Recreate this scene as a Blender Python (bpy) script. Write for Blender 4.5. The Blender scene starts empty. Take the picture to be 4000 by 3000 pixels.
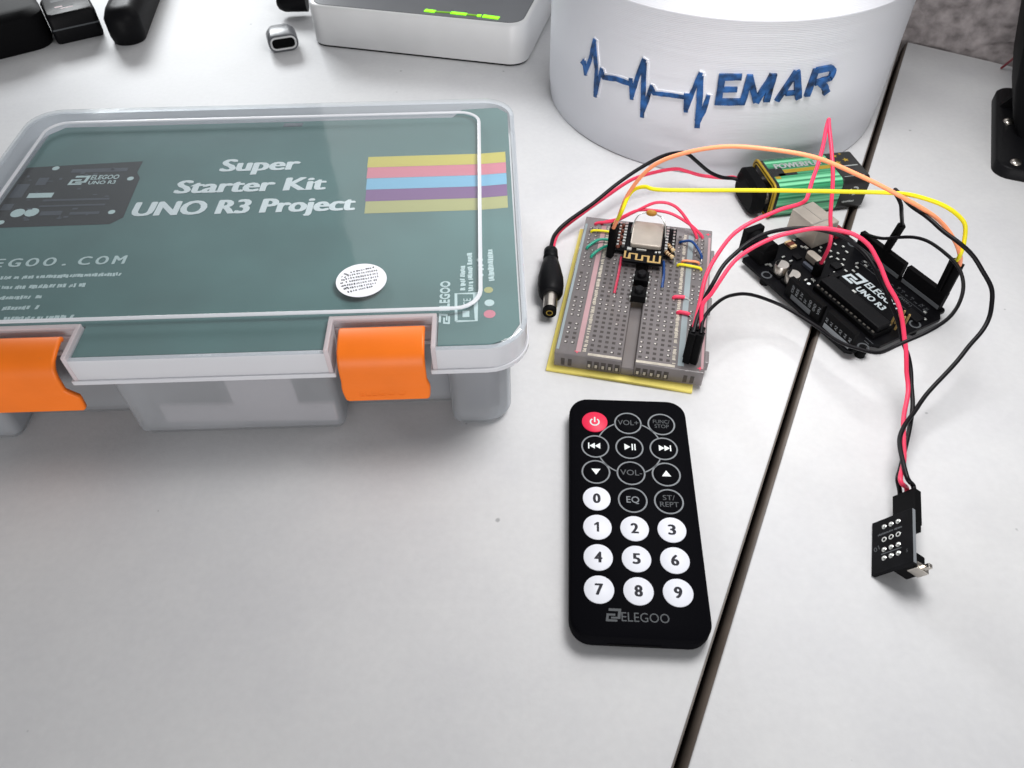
import bpy, bmesh, math, random
from mathutils import Vector, Matrix, noise
random.seed(7)
C = bpy.context.scene.collection
S = bpy.context.scene
MM = 0.001

# ------------------------------------------------------------------ camera
PITCH, ROLL, CAM_H = 0.8443772, -0.01514768, 211.7147
cp, sp = math.cos(PITCH), math.sin(PITCH)
fw = Vector((0, cp, -sp)); r0 = Vector((1, 0, 0)); u0 = Vector((0, sp, cp))
rt = math.cos(ROLL) * r0 + math.sin(ROLL) * u0
up = -math.sin(ROLL) * r0 + math.cos(ROLL) * u0
cam_d = bpy.data.cameras.new('camera')
cam = bpy.data.objects.new('camera', cam_d)
C.objects.link(cam)
cam.matrix_world = Matrix(((rt.x, up.x, -fw.x, 0), (rt.y, up.y, -fw.y, 0), (rt.z, up.z, -fw.z, CAM_H * MM), (0, 0, 0, 1)))
cam_d.sensor_width = 36; cam_d.lens = 27.0
cam_d.clip_start = 0.005; cam_d.clip_end = 50
cam_d.dof.use_dof = True; cam_d.dof.focus_distance = 0.285; cam_d.dof.aperture_fstop = 36
S.camera = cam

# ------------------------------------------------------------------ light
wd = bpy.data.worlds.new('World'); S.world = wd; wd.use_nodes = True
wd.node_tree.nodes['Background'].inputs['Color'].default_value = (0.93, 0.96, 1.0, 1)
wd.node_tree.nodes['Background'].inputs['Strength'].default_value = 0.17

def area(name, loc, target, sx, sy, power, col):
    d = bpy.data.lights.new(name, 'AREA'); d.shape = 'RECTANGLE'; d.size = sx; d.size_y = sy
    d.energy = power; d.color = col
    o = bpy.data.objects.new(name, d); C.objects.link(o)
    o.location = loc
    o.rotation_euler = (Vector(target) - Vector(loc)).to_track_quat('-Z', 'Y').to_euler()
    return o
# the window behind the desk (its left edge mirrors as the slanted line on the box lid)
area('window_light', (0.42, 1.0, 0.80), (0.42, 0.0, 0.80), 1.36, 1.0, 4.6, (1.0, 0.99, 0.98))
# added light close over the desk, so brightness falls off outwards
area('falloff_light', (0.10, 0.235, 0.245), (0.095, 0.23, 0.0), 0.12, 0.12, 0.66, (1.0, 0.99, 0.985))
# daylight from the back left
area('side_light', (-0.45, 1.08, 0.33), (-0.18, 0.42, 0.0), 0.30, 0.16, 4.6, (0.95, 0.98, 1.0))
# added fill from behind the camera, kept low to brighten upright faces
area('front_fill', (0.0, -1.1, 0.20), (0.0, 0.25, 0.05), 1.2, 0.4, 10.0, (1.0, 0.98, 0.97))

S.view_settings.view_transform = 'Standard'; S.view_settings.look = 'None'
S.view_settings.exposure = 0.13; S.view_settings.gamma = 1.0
S.view_settings.use_curve_mapping = False
S.render.engine = 'CYCLES'
S.cycles.transparent_max_bounces = 16
S.cycles.max_bounces = 8
S.cycles.caustics_reflective = False; S.cycles.caustics_refractive = False

# ------------------------------------------------------------------ materials
def lin(r, g, b):
    f = lambda c: (c / 255 / 12.92) if c <= 10 else (((c / 255 + 0.055) / 1.055) ** 2.4)
    return (f(r), f(g), f(b), 1)

def mat(name, col, rough=0.5, metal=0.0, spec=0.5, vary=0.0, scale=40.0, bump=0.0, bscale=400.0, coat=0.0, stretch=(1, 1, 1)):
    m = bpy.data.materials.new(name); m.use_nodes = True
    nt = m.node_tree; b = nt.nodes['Principled BSDF']
    b.inputs['Base Color'].default_value = col
    b.inputs['Roughness'].default_value = rough
    b.inputs['Metallic'].default_value = metal
    b.inputs['Specular IOR Level'].default_value = spec
    b.inputs['Coat Weight'].default_value = coat
    tc = nt.nodes.new('ShaderNodeTexCoord')
    mp = nt.nodes.new('ShaderNodeMapping'); mp.inputs['Scale'].default_value = stretch
    nt.links.new(tc.outputs['Object'], mp.inputs['Vector'])
    if vary:
        n = nt.nodes.new('ShaderNodeTexNoise'); n.inputs['Scale'].default_value = scale; n.inputs['Detail'].default_value = 5
        nt.links.new(mp.outputs['Vector'], n.inputs['Vector'])
        r = nt.nodes.new('ShaderNodeValToRGB')
        r.color_ramp.elements[0].position = 0.3; r.color_ramp.elements[1].position = 0.7
        r.color_ramp.elements[0].color = tuple(c * (1 - vary) for c in col[:3]) + (1,)
        r.color_ramp.elements[1].color = tuple(min(1, c * (1 + vary)) for c in col[:3]) + (1,)
        nt.links.new(n.outputs['Fac'], r.inputs['Fac']); nt.links.new(r.outputs['Color'], b.inputs['Base Color'])
    if bump:
        n2 = nt.nodes.new('ShaderNodeTexNoise'); n2.inputs['Scale'].default_value = bscale; n2.inputs['Detail'].default_value = 3
        nt.links.new(mp.outputs['Vector'], n2.inputs['Vector'])
        bp = nt.nodes.new('ShaderNodeBump'); bp.inputs['Strength'].default_value = bump; bp.inputs['Distance'].default_value = 0.0005
        nt.links.new(n2.outputs['Fac'], bp.inputs['Height']); nt.links.new(bp.outputs['Normal'], b.inputs['Normal'])
    return m

def frosted(name, col, alpha, rough=0.25, transl=0.35, spec=0.5, bump=0.15, tint=(0.93, 0.95, 0.96, 1), vary=0.0):
    """cloudy see-through plastic: a clear share, a scattering share and a gloss"""
    m = bpy.data.materials.new(name); m.use_nodes = True
    nt = m.node_tree; b = nt.nodes['Principled BSDF']; out = nt.nodes['Material Output']
    b.inputs['Base Color'].default_value = col; b.inputs['Roughness'].default_value = rough
    b.inputs['Specular IOR Level'].default_value = 0.0
    tl = nt.nodes.new('ShaderNodeBsdfTranslucent'); tl.inputs['Color'].default_value = col
    mx = nt.nodes.new('ShaderNodeMixShader'); mx.inputs['Fac'].default_value = transl
    nt.links.new(b.outputs['BSDF'], mx.inputs[1]); nt.links.new(tl.outputs['BSDF'], mx.inputs[2])
    tr = nt.nodes.new('ShaderNodeBsdfTransparent'); tr.inputs['Color'].default_value = tint
    mx2 = nt.nodes.new('ShaderNodeMixShader'); mx2.inputs['Fac'].default_value = alpha
    nt.links.new(tr.outputs['BSDF'], mx2.inputs[1]); nt.links.new(mx.outputs['Shader'], mx2.inputs[2])
    gl = nt.nodes.new('ShaderNodeBsdfGlossy'); gl.inputs['Roughness'].default_value = rough
    fr = nt.nodes.new('ShaderNodeFresnel'); fr.inputs['IOR'].default_value = 1.45
    sc = nt.nodes.new('ShaderNodeMath'); sc.operation = 'MULTIPLY'; sc.inputs[1].default_value = spec
    # the clear share does not bend light, so only faces seen from outside mirror
    ge = nt.nodes.new('ShaderNodeNewGeometry'); iv = nt.nodes.new('ShaderNodeMath'); iv.operation = 'SUBTRACT'; iv.inputs[0].default_value = 1.0
    nt.links.new(ge.outputs['Backfacing'], iv.inputs[1])
    ml = nt.nodes.new('ShaderNodeMath'); ml.operation = 'MULTIPLY'
    nt.links.new(fr.outputs['Fac'], ml.inputs[0]); nt.links.new(iv.outputs['Value'], ml.inputs[1])
    nt.links.new(ml.outputs['Value'], sc.inputs[0])
    mx3 = nt.nodes.new('ShaderNodeMixShader')
    nt.links.new(sc.outputs['Value'], mx3.inputs['Fac'])
    nt.links.new(mx2.outputs['Shader'], mx3.inputs[1]); nt.links.new(gl.outputs['BSDF'], mx3.inputs[2])
    nt.links.new(mx3.outputs['Shader'], out.inputs['Surface'])
    if bump:
        tc = nt.nodes.new('ShaderNodeTexCoord')
        n2 = nt.nodes.new('ShaderNodeTexNoise'); n2.inputs['Scale'].default_value = 60; n2.inputs['Detail'].default_value = 2
        nt.links.new(tc.outputs['Object'], n2.inputs['Vector'])
        bp = nt.nodes.new('ShaderNodeBump'); bp.inputs['Strength'].default_value = bump; bp.inputs['Distance'].default_value = 0.0006
        nt.links.new(n2.outputs['Fac'], bp.inputs['Height'])
        nt.links.new(bp.outputs['Normal'], gl.inputs['Normal'])
        if vary:
            rr = nt.nodes.new('ShaderNodeMapRange'); rr.inputs['To Min'].default_value = max(0, alpha - vary); rr.inputs['To Max'].default_value = min(1, alpha + vary)
            n3 = nt.nodes.new('ShaderNodeTexNoise'); n3.inputs['Scale'].default_value = 22; n3.inputs['Detail'].default_value = 3
            nt.links.new(tc.outputs['Object'], n3.inputs['Vector'])
            nt.links.new(n3.outputs['Fac'], rr.inputs['Value']); nt.links.new(rr.outputs['Result'], mx2.inputs['Fac'])
    return m

def desk_material():
    m = mat('white_melamine', (0.70, 0.70, 0.70, 1), rough=0.5, spec=0.25)
    nt = m.node_tree; b = nt.nodes['Principled BSDF']
    tc = nt.nodes.new('ShaderNodeTexCoord')
    n = nt.nodes.new('ShaderNodeTexNoise'); n.inputs['Scale'].default_value = 14; n.inputs['Detail'].default_value = 8; n.inputs['Roughness'].default_value = 0.65
    nt.links.new(tc.outputs['Object'], n.inputs['Vector'])
    r = nt.nodes.new('ShaderNodeValToRGB')
    r.color_ramp.elements[0].position = 0.3; r.color_ramp.elements[1].position = 0.72
    r.color_ramp.elements[0].color = (0.625, 0.625, 0.64, 1); r.color_ramp.elements[1].color = (0.72, 0.72, 0.72, 1)
    nt.links.new(n.outputs['Fac'], r.inputs['Fac'])
    nf = nt.nodes.new('ShaderNodeTexNoise'); nf.inputs['Scale'].default_value = 420; nf.inputs['Detail'].default_value = 3
    nt.links.new(tc.outputs['Object'], nf.inputs['Vector'])
    mf = nt.nodes.new('ShaderNodeMapRange'); mf.inputs['From Min'].default_value = 0.3; mf.inputs['From Max'].default_value = 0.7; mf.inputs['To Min'].default_value = 0.975; mf.inputs['To Max'].default_value = 1.015
    nt.links.new(nf.outputs['Fac'], mf.inputs['Value'])
    # crumbs and small marks
    v = nt.nodes.new('ShaderNodeTexVoronoi'); v.voronoi_dimensions = '2D'; v.inputs['Scale'].default_value = 19
    n4 = nt.nodes.new('ShaderNodeTexNoise'); n4.inputs['Scale'].default_value = 260; n4.inputs['Detail'].default_value = 2
    nt.links.new(tc.outputs['Object'], v.inputs['Vector']); nt.links.new(tc.outputs['Object'], n4.inputs['Vector'])
    ad = nt.nodes.new('ShaderNodeMath'); ad.operation = 'MULTIPLY_ADD'; ad.inputs[1].default_value = 0.05
    nt.links.new(n4.outputs['Fac'], ad.inputs[0]); nt.links.new(v.outputs['Distance'], ad.inputs[2])
    sv = nt.nodes.new('ShaderNodeSeparateColor'); nt.links.new(v.outputs['Color'], sv.inputs['Color'])
    th = nt.nodes.new('ShaderNodeMapRange'); th.inputs['From Min'].default_value = 0.3; th.inputs['From Max'].default_value = 1.0
    th.inputs['To Min'].default_value = 0.02; th.inputs['To Max'].default_value = 0.041
    nt.links.new(sv.outputs['Red'], th.inputs['Value'])
    lt = nt.nodes.new('ShaderNodeMath'); lt.operation = 'SUBTRACT'
    nt.links.new(th.outputs['Result'], lt.inputs[0]); nt.links.new(ad.outputs['Value'], lt.inputs[1])
    cl = nt.nodes.new('ShaderNodeMapRange'); cl.inputs['From Min'].default_value = 0.0; cl.inputs['From Max'].default_value = 0.012
    cl.inputs['To Max'].default_value = 0.55
    nt.links.new(lt.outputs['Value'], cl.inputs['Value'])
    mx = nt.nodes.new('ShaderNodeMixRGB'); mx.inputs['Color2'].default_value = (0.16, 0.16, 0.17, 1)
    nt.links.new(cl.outputs['Result'], mx.inputs['Fac']); nt.links.new(r.outputs['Color'], mx.inputs['Color1'])
    mm_ = nt.nodes.new('ShaderNodeVectorMath'); mm_.operation = 'SCALE'
    nt.links.new(mx.outputs['Color'], mm_.inputs[0]); nt.links.new(mf.outputs['Result'], mm_.inputs['Scale'])
    nt.links.new(mm_.outputs['Vector'], b.inputs['Base Color'])
    n2 = nt.nodes.new('ShaderNodeTexNoise'); n2.inputs['Scale'].default_value = 900; n2.inputs['Detail'].default_value = 2
    nt.links.new(tc.outputs['Object'], n2.inputs['Vector'])
    bp = nt.nodes.new('ShaderNodeBump'); bp.inputs['Strength'].default_value = 0.12; bp.inputs['Distance'].default_value = 0.0003
    nt.links.new(n2.outputs['Fac'], bp.inputs['Height']); nt.links.new(bp.outputs['Normal'], b.inputs['Normal'])
    rr = nt.nodes.new('ShaderNodeMapRange'); rr.inputs['To Min'].default_value = 0.42; rr.inputs['To Max'].default_value = 0.55
    nt.links.new(n.outputs['Fac'], rr.inputs['Value']); nt.links.new(rr.outputs['Result'], b.inputs['Roughness'])
    return m

def glow(name, col, strength):
    m = mat(name, col, rough=0.4); b = m.node_tree.nodes['Principled BSDF']
    b.inputs['Emission Color'].default_value = col; b.inputs['Emission Strength'].default_value = strength
    return m

def striped_green():
    m = mat('green_foil_wrap', (0.02, 0.3, 0.12, 1), rough=0.3, spec=0.6)
    nt = m.node_tree; b = nt.nodes['Principled BSDF']
    tc = nt.nodes.new('ShaderNodeTexCoord'); mp = nt.nodes.new('ShaderNodeMapping')
    mp.inputs['Scale'].default_value = (6, 520, 520)
    n = nt.nodes.new('ShaderNodeTexNoise'); n.inputs['Scale'].default_value = 1.0; n.inputs['Detail'].default_value = 4
    r = nt.nodes.new('ShaderNodeValToRGB'); r.color_ramp.elements[0].position = 0.36; r.color_ramp.elements[1].position = 0.66
    r.color_ramp.elements[0].color = lin(26, 90, 60); r.color_ramp.elements[1].color = lin(128, 208, 160)
    e = r.color_ramp.elements.new(0.5); e.color = lin(56, 150, 102)
    nt.links.new(tc.outputs['Object'], mp.inputs['Vector']); nt.links.new(mp.outputs['Vector'], n.inputs['Vector'])
    nt.links.new(n.outputs['Fac'], r.inputs['Fac']); nt.links.new(r.outputs['Color'], b.inputs['Base Color'])
    return m

def printed_white():
    """3D-printed shell: fine horizontal layers"""
    m = mat('white_printed_plastic', (0.68, 0.69, 0.73, 1), rough=0.42, spec=0.4)
    nt = m.node_tree; b = nt.nodes['Principled BSDF']
    tc = nt.nodes.new('ShaderNodeTexCoord')
    w = nt.nodes.new('ShaderNodeTexWave'); w.wave_type = 'BANDS'; w.bands_direction = 'Z'; w.inputs['Scale'].default_value = 420
    w.inputs['Distortion'].default_value = 1.2; w.inputs['Detail'].default_value = 2
    mp = nt.nodes.new('ShaderNodeMapping'); mp.inputs['Scale'].default_value = (9, 9, 190)
    n = nt.nodes.new('ShaderNodeTexNoise'); n.inputs['Scale'].default_value = 1.0; n.inputs['Detail'].default_value = 4
    nt.links.new(tc.outputs['Object'], w.inputs['Vector'])
    nt.links.new(tc.outputs['Object'], mp.inputs['Vector']); nt.links.new(mp.outputs['Vector'], n.inputs['Vector'])
    a = nt.nodes.new('ShaderNodeMath'); a.operation = 'MULTIPLY_ADD'; a.inputs[1].default_value = 0.12
    nt.links.new(w.outputs['Fac'], a.inputs[0]); nt.links.new(n.outputs['Fac'], a.inputs[2])
    bp = nt.nodes.new('ShaderNodeBump'); bp.inputs['Strength'].default_value = 0.26; bp.inputs['Distance'].default_value = 0.0011
    nt.links.new(a.outputs['Value'], bp.inputs['Height']); nt.links.new(bp.outputs['Normal'], b.inputs['Normal'])
    return m

M = dict(
    desk=desk_material(),
    edge=mat('desk_edge_band', lin(98, 88, 80), 0.5, vary=0.25, scale=60),
    gap=mat('dark_gap', (0.006, 0.005, 0.005, 1), 0.9, spec=0.1),
    stucco=mat('grey_stucco', lin(160, 153, 153), 0.9, spec=0.15, vary=0.4, scale=130, bump=1.0, bscale=260),
    black=mat('black_plastic', (0.0055, 0.0055, 0.0065, 1), 0.45, spec=0.10, bump=0.1, bscale=700),
    matte=mat('black_matte', (0.004, 0.004, 0.0045, 1), 0.6, spec=0.06),
    pcb=mat('black_circuit_board', (0.004, 0.004, 0.005, 1), 0.4, spec=0.06, vary=0.4, scale=160),
    remote=mat('black_satin_case', (0.0032, 0.0032, 0.0045, 1), 0.6, spec=0.02, bump=0.12, bscale=900),
    key_white=mat('white_key', lin(232, 234, 242), 0.45, spec=0.3),
    key_red=mat('red_key', lin(226, 38, 76), 0.45, spec=0.3),
    ink_grey=mat('grey_ink', lin(132, 136, 140), 0.6, spec=0.2),
    ink_dim=mat('dim_grey_ink', lin(84, 87, 90), 0.6, spec=0.2),
    ink_white=mat('white_ink', lin(240, 246, 246), 0.6, spec=0.2),
    ink_pcb=mat('silkscreen_white', lin(190, 200, 204), 0.6, spec=0.2),
    ink_dark=mat('dark_ink', lin(38, 38, 46), 0.6, spec=0.2),
    pale=mat('pale_print', lin(206, 224, 222), 0.6, spec=0.2),
    sticker=mat('white_sticker', lin(238, 238, 244), 0.55),
    card=mat('teal_card', lin(85, 121, 118), 0.6, spec=0.2, vary=0.14, scale=26),
    st_yellow=mat('yellow_print', lin(212, 196, 88), 0.6, spec=0.2), st_red=mat('pink_print', lin(224, 130, 146), 0.6, spec=0.2),
    st_blue=mat('blue_print', lin(130, 188, 218), 0.6, spec=0.2), st_purple=mat('purple_print', lin(130, 86, 140), 0.6, spec=0.2),
    st_olive=mat('olive_print', lin(184, 180, 118), 0.6, spec=0.2),
    print_dark=mat('dark_print', lin(9, 11, 17), 0.6, spec=0.2), print_mid=mat('grey_print', lin(70, 74, 84), 0.6, spec=0.2),
    lid=frosted('cloudy_lid_plastic', (0.84, 0.85, 0.86, 1), 0.048, rough=0.06, transl=0.3, spec=1.0, bump=0.12, vary=0.012),
    rim=frosted('cloudy_rim_plastic', (0.90, 0.90, 0.93, 1), 0.74, rough=0.22, transl=0.3, spec=1.0, bump=0.1),
    notch=frosted('cloudy_latch_recess', (0.86, 0.76, 0.77, 1), 0.68, rough=0.3, transl=0.4, spec=0.6, bump=0.1),  # pinkish: the orange latches' reflection is put into the colour
    tub=frosted('cloudy_tub_plastic', (0.67, 0.68, 0.71, 1), 0.34, rough=0.3, transl=0.35, spec=0.7, bump=0.2, vary=0.12),
    orange=mat('orange_latch', lin(240, 118, 26), 0.45, spec=0.35, vary=0.05, scale=50, bump=0.05),
    inside_blue=mat('dark_blue_pack', lin(24, 32, 52), 0.5), inside_dark=mat('dark_grey_pack', lin(40, 40, 44), 0.6),
    silver=mat('silver_shell', lin(226, 226, 226), 0.34, spec=0.5, vary=0.04, scale=30),
    router_top=mat('grey_top_panel', lin(104, 106, 110), 0.3, spec=0.3, vary=0.08, scale=30),
    led=glow('green_led', (0.28, 1.0, 0.0, 1), 1.0), led_dim=glow('dim_green_led', (0.16, 0.42, 0.0, 1), 0.35),
    metal=mat('nickel', lin(198, 192, 184), 0.3, metal=1.0, vary=0.1, scale=300),
    tin=mat('tinned_shield', lin(180, 171, 160), 0.42, metal=0.45, vary=0.12, scale=120),
    solder=mat('solder', lin(210, 212, 208), 0.3, metal=0.8),
    gold=mat('gold_trace', lin(196, 164, 104), 0.4, metal=0.5),
    pot=printed_white(),
    blue=mat('dark_blue_paint', lin(30, 72, 122), 0.45, spec=0.35, vary=0.92, scale=230),
    w_red=mat('red_insulation', lin(232, 60, 94), 0.4, spec=0.35), w_orange=mat('orange_insulation', lin(255, 158, 112), 0.42, spec=0.35),
    w_yellow=mat('yellow_insulation', lin(236, 222, 24), 0.42, spec=0.35), w_black=mat('black_insulation', (0.004, 0.0035, 0.005, 1), 0.42, spec=0.2),
    w_green=mat('green_insulation', lin(14, 142, 116), 0.42), w_blue=mat('blue_insulation', lin(12, 62, 126), 0.42),
    w_dark=mat('dark_red_insulation', lin(120, 22, 34), 0.42), w_red_shaded=mat('shaded_red_insulation', lin(186, 46, 76), 0.45),  # the second is the red wire with shade put into its colour
    bread=frosted('clear_board_plastic', lin(150, 144, 145), 0.58, rough=0.16, transl=0.2, spec=0.8, bump=0.2, tint=(0.8, 0.78, 0.78, 1), vary=0.2),
    clips=mat('metal_clip_rows', lin(92, 84, 82), 0.55, vary=0.25, scale=420),
    hole=mat('contact_hole', lin(60, 54, 53), 0.7, vary=0.3, scale=500), glint=mat('painted_glint', lin(205, 200, 196), 0.35, metal=0.6),
    rail_pink=mat('faded_red_line', lin(176, 140, 144), 0.5, vary=0.08, scale=90), rail_blue=mat('faded_blue_line', lin(140, 152, 156), 0.5, vary=0.08, scale=90),
    numbers=mat('cream_number_strip', lin(186, 178, 164), 0.6, vary=0.22, scale=420),
    pad=mat('yellow_backing_paper', lin(238, 220, 112), 0.6, vary=0.06, scale=60),
    green=striped_green(), bat_black=mat('black_foil', (0.010, 0.010, 0.010, 1), 0.38, spec=0.4), bat_gold=mat('gold_print', lin(170, 140, 30), 0.45, metal=0.2),
    bat_grey=mat('grey_print_foil', lin(160, 164, 162), 0.5),
    ceramic=mat('ochre_ceramic', lin(176, 122, 34), 0.5), resistor=mat('tan_resistor', lin(206, 180, 136), 0.5), brown=mat('brown_band', lin(96, 44, 28), 0.5),
)

# ------------------------------------------------------------------ mesh helpers (all in millimetres)
class MB:
    def __init__(s): s.v = []; s.f = []
    def add(s, vs, fs):
        k = len(s.v); s.v += [tuple(v) for v in vs]; s.f += [tuple(i + k for i in f) for f in fs]; return s
    def box(s, x0, y0, z0, x1, y1, z1):
        return s.prism([(x0, y0), (x1, y0), (x1, y1), (x0, y1)], z0, z1)
    def prism(s, poly, z0, z1, top=None):
        a = sum(poly[i][0] * poly[(i + 1) % len(poly)][1] - poly[(i + 1) % len(poly)][0] * poly[i][1] for i in range(len(poly)))
        top = top or poly
        if a < 0: poly = poly[::-1]; top = top[::-1]
        n = len(poly)
        return s.add([(x, y, z0) for x, y in poly] + [(x, y, z1) for x, y in top],
                     [tuple(range(n))[::-1], tuple(range(n, 2 * n))] + [(i, (i + 1) % n, n + (i + 1) % n, n + i) for i in range(n)])
    def loft(s, layers):
        n = len(layers[0][0]); vs = [(x, y, z) for p, z in layers for x, y in p]
        fs = [tuple(range(n))[::-1], tuple(range((len(layers) - 1) * n, len(layers) * n))]
        for k in range(len(layers) - 1): fs += [(k * n + i, k * n + (i + 1) % n, (k + 1) * n + (i + 1) % n, (k + 1) * n + i) for i in range(n)]
        return s.add(vs, fs)
    def flat(s, poly, z):
        a = sum(poly[i][0] * poly[(i + 1) % len(poly)][1] - poly[(i + 1) % len(poly)][0] * poly[i][1] for i in range(len(poly)))
        if a < 0: poly = poly[::-1]
        return s.add([(x, y, z) for x, y in poly], [tuple(range(len(poly)))])
    def rect(s, x0, y0, x1, y1, z): return s.flat([(x0, y0), (x1, y0), (x1, y1), (x0, y1)], z)
    def band(s, outer, inner, z0, z1):
        n = len(outer)
        vs = [(x, y, z0) for x, y in outer] + [(x, y, z1) for x, y in outer] + [(x, y, z0) for x, y in inner] + [(x, y, z1) for x, y in inner]
        fs = []
        for i in range(n):
            j = (i + 1) % n
            fs += [(i, j, n + j, n + i), (2 * n + j, 2 * n + i, 3 * n + i, 3 * n + j), (n + i, n + j, 3 * n + j, 3 * n + i), (j, i, 2 * n + i, 2 * n + j)]
        return s.add(vs, fs)
    def frame(s, pts, w, z):              # flat line of width w along open 2-D points
        n = len(pts); L = []; R = []
        for i in range(n):
            a = Vector(pts[max(i - 1, 0)]); b = Vector(pts[min(i + 1, n - 1)]); d = (b - a).normalized(); q = Vector((-d.y, d.x))
            if 0 < i < n - 1:
                d1 = (Vector(pts[i]) - a).normalized(); k = max(0.35, abs(q.dot(Vector((-d1.y, d1.x)))))
            else: k = 1
            p = Vector(pts[i]); L.append(p + q * w / 2 / k); R.append(p - q * w / 2 / k)
        return s.add([(p.x, p.y, z) for p in L] + [(p.x, p.y, z) for p in R], [(n + i, n + i + 1, i + 1, i) for i in range(n - 1)])
    def lathe(s, prof, cx=0, cy=0, n=48):
        m = len(prof); vs = []
        for k in range(n):
            a = 2 * math.pi * k / n
            vs += [(cx + r * math.cos(a), cy + r * math.sin(a), z) for r, z in prof]
        fs = [(k * m + i, ((k + 1) % n) * m + i, ((k + 1) % n) * m + i + 1, k * m + i + 1) for k in range(n) for i in range(m - 1)]
        s.add(vs, fs)
        return s
    def tube(s, pts, r, n=10, cap=True, r1=None):
        pts = [Vector(p) for p in pts]; N = len(pts); vs = []; fs = []
        t = (pts[1] - pts[0]).normalized(); x = t.orthogonal().normalized()
        for i, p in enumerate(pts):
            t2 = (pts[min(i + 1, N - 1)] - pts[max(i - 1, 0)]).normalized()
            x = (x - t2 * x.dot(t2)).normalized(); y = t2.cross(x)
            rr = r[i] if isinstance(r, (list, tuple)) else r
            vs += [p + (x * math.cos(2 * math.pi * k / n) + y * math.sin(2 * math.pi * k / n)) * rr for k in range(n)]
        for i in range(N - 1):
            fs += [(i * n + k, i * n + (k + 1) % n, (i + 1) * n + (k + 1) % n, (i + 1) * n + k) for k in range(n)]
        if cap: fs += [tuple(range(n))[::-1], tuple(range((N - 1) * n, N * n))]
        return s.add(vs, fs)
    def disc(s, x, y, r, z, n=40, sy=1.0): return s.flat([(x + r * math.cos(2 * math.pi * k / n), y + sy * r * math.sin(2 * math.pi * k / n)) for k in range(n)], z)
    def ring(s, x, y, r, w, z, a0=0, a1=360, n=48):
        full = abs(a1 - a0) >= 360; k = n if full else max(4, int(n * abs(a1 - a0) / 360)); vs = []; fs = []
        for i in range(k + (0 if full else 1)):
            a = math.radians(a0 + (a1 - a0) * i / k)
            vs += [(x + (r + w / 2) * math.cos(a), y + (r + w / 2) * math.sin(a), z), (x + (r - w / 2) * math.cos(a), y + (r - w / 2) * math.sin(a), z)]
        for i in range(k):
            j = (i + 1) % k if full else i + 1
            fs.append((2 * i, 2 * j, 2 * j + 1, 2 * i + 1))
        return s.add(vs, fs)

def curve(pts, step=10):
    """Catmull-Rom through the points"""
    P = [Vector(p) for p in pts]; P = [P[0] * 2 - P[1]] + P + [P[-1] * 2 - P[-2]]; out = []
    for i in range(1, len(P) - 2):
        a, b, c, d = P[i - 1:i + 3]
        for k in range(step):
            t = k / step
            out.append(0.5 * ((2 * b) + (c - a) * t + (2 * a - 5 * b + 4 * c - d) * t * t + (3 * b - a - 3 * c + d) * t ** 3))
    return out + [P[-2]]

def rrect(x0, y0, x1, y1, r, n=6):
    out = []
    for cx, cy, a in ((x1 - r, y0 + r, -90), (x1 - r, y1 - r, 0), (x0 + r, y1 - r, 90), (x0 + r, y0 + r, 180)):
        out += [(cx + r * math.cos(math.radians(a + 90 * k / n)), cy + r * math.sin(math.radians(a + 90 * k / n))) for k in range(n + 1)]
    return out

def part(name, mb, m, parent=None, bevel=0.0, seg=2, smooth=35, label=None, kind=None):
    me = bpy.data.meshes.new(name)
    if isinstance(mb, MB):
        me.from_pydata([(x * MM, y * MM, z * MM) for x, y, z in mb.v], [], mb.f)
        me.update()
    else: me = mb
    me.materials.append(m)
    if smooth:
        me.shade_smooth(); me.set_sharp_from_angle(angle=math.radians(smooth))
    o = bpy.data.objects.new(name, me); C.objects.link(o)
    if parent: o.parent = parent
    if bevel:
        b = o.modifiers.new('bevel', 'BEVEL'); b.width = bevel * MM; b.segments = seg; b.limit_method = 'ANGLE'; b.angle_limit = math.radians(40); b.harden_normals = False
    if label: o['label'] = label
    if kind: o['kind'] = kind
    return o

def tag(o, label, cat, group=None):
    o['label'] = label; o['category'] = cat
    if group: o['group'] = group
    return o

def thing(name, label, cat, loc=(0, 0, 0), rot=0.0, group=None):  # hardcoded locations mostly back-projected offline from image pixels
    o = bpy.data.objects.new(name, None); C.objects.link(o); o.empty_display_size = 0.005
    o.location = Vector(loc) * MM; o.rotation_euler = (0, 0, math.radians(rot))
    return tag(o, label, cat, group)

_cap = None
def glyphs(body, x, y, z, h, w=None, rot=0.0, shear=0.0, bold=0.0, align='L', flip=False):
    """flat lettering: baseline start x,y, capital height h, total width w; returns MB"""
    global _cap
    def raw(t, off=0.0):
        c = bpy.data.curves.new('lettering_curve', 'FONT'); c.body = t; c.offset = off; c.resolution_u = 3
        o = bpy.data.objects.new('lettering_curve', c); C.objects.link(o)
        dg = bpy.context.evaluated_depsgraph_get(); dg.update()
        me = bpy.data.meshes.new_from_object(o.evaluated_get(dg))
        v = [(q.co.x, q.co.y) for q in me.vertices]; f = [tuple(p.vertices) for p in me.polygons]
        bpy.data.objects.remove(o); bpy.data.curves.remove(c); bpy.data.meshes.remove(me)
        return v, f
    if _cap is None:
        v, f = raw('H'); _cap = max(q[1] for q in v)
    v, f = raw(body, bold)
    x0 = min(q[0] for q in v); x1 = max(q[0] for q in v)
    sy = h / _cap; sx = (w / (x1 - x0)) if w else sy
    W = (x1 - x0) * sx; ox = {'L': 0, 'C': -W / 2, 'R': -W}[align]
    oy = -h / 2 if align == 'C' else 0
    a = math.radians(rot); mb = MB(); vs = []
    for px, py in v:
        qy = py * sy + oy; qx = (px - x0) * sx + ox + shear * qy
        vs.append((x + qx * math.cos(a) - qy * math.sin(a), y + qx * math.sin(a) + qy * math.cos(a), z))
    mb.add(vs, f)
    return mb
def merge(*mbs):
    o = MB()
    for m_ in mbs: o.add(m_.v, m_.f)
    return o
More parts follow.
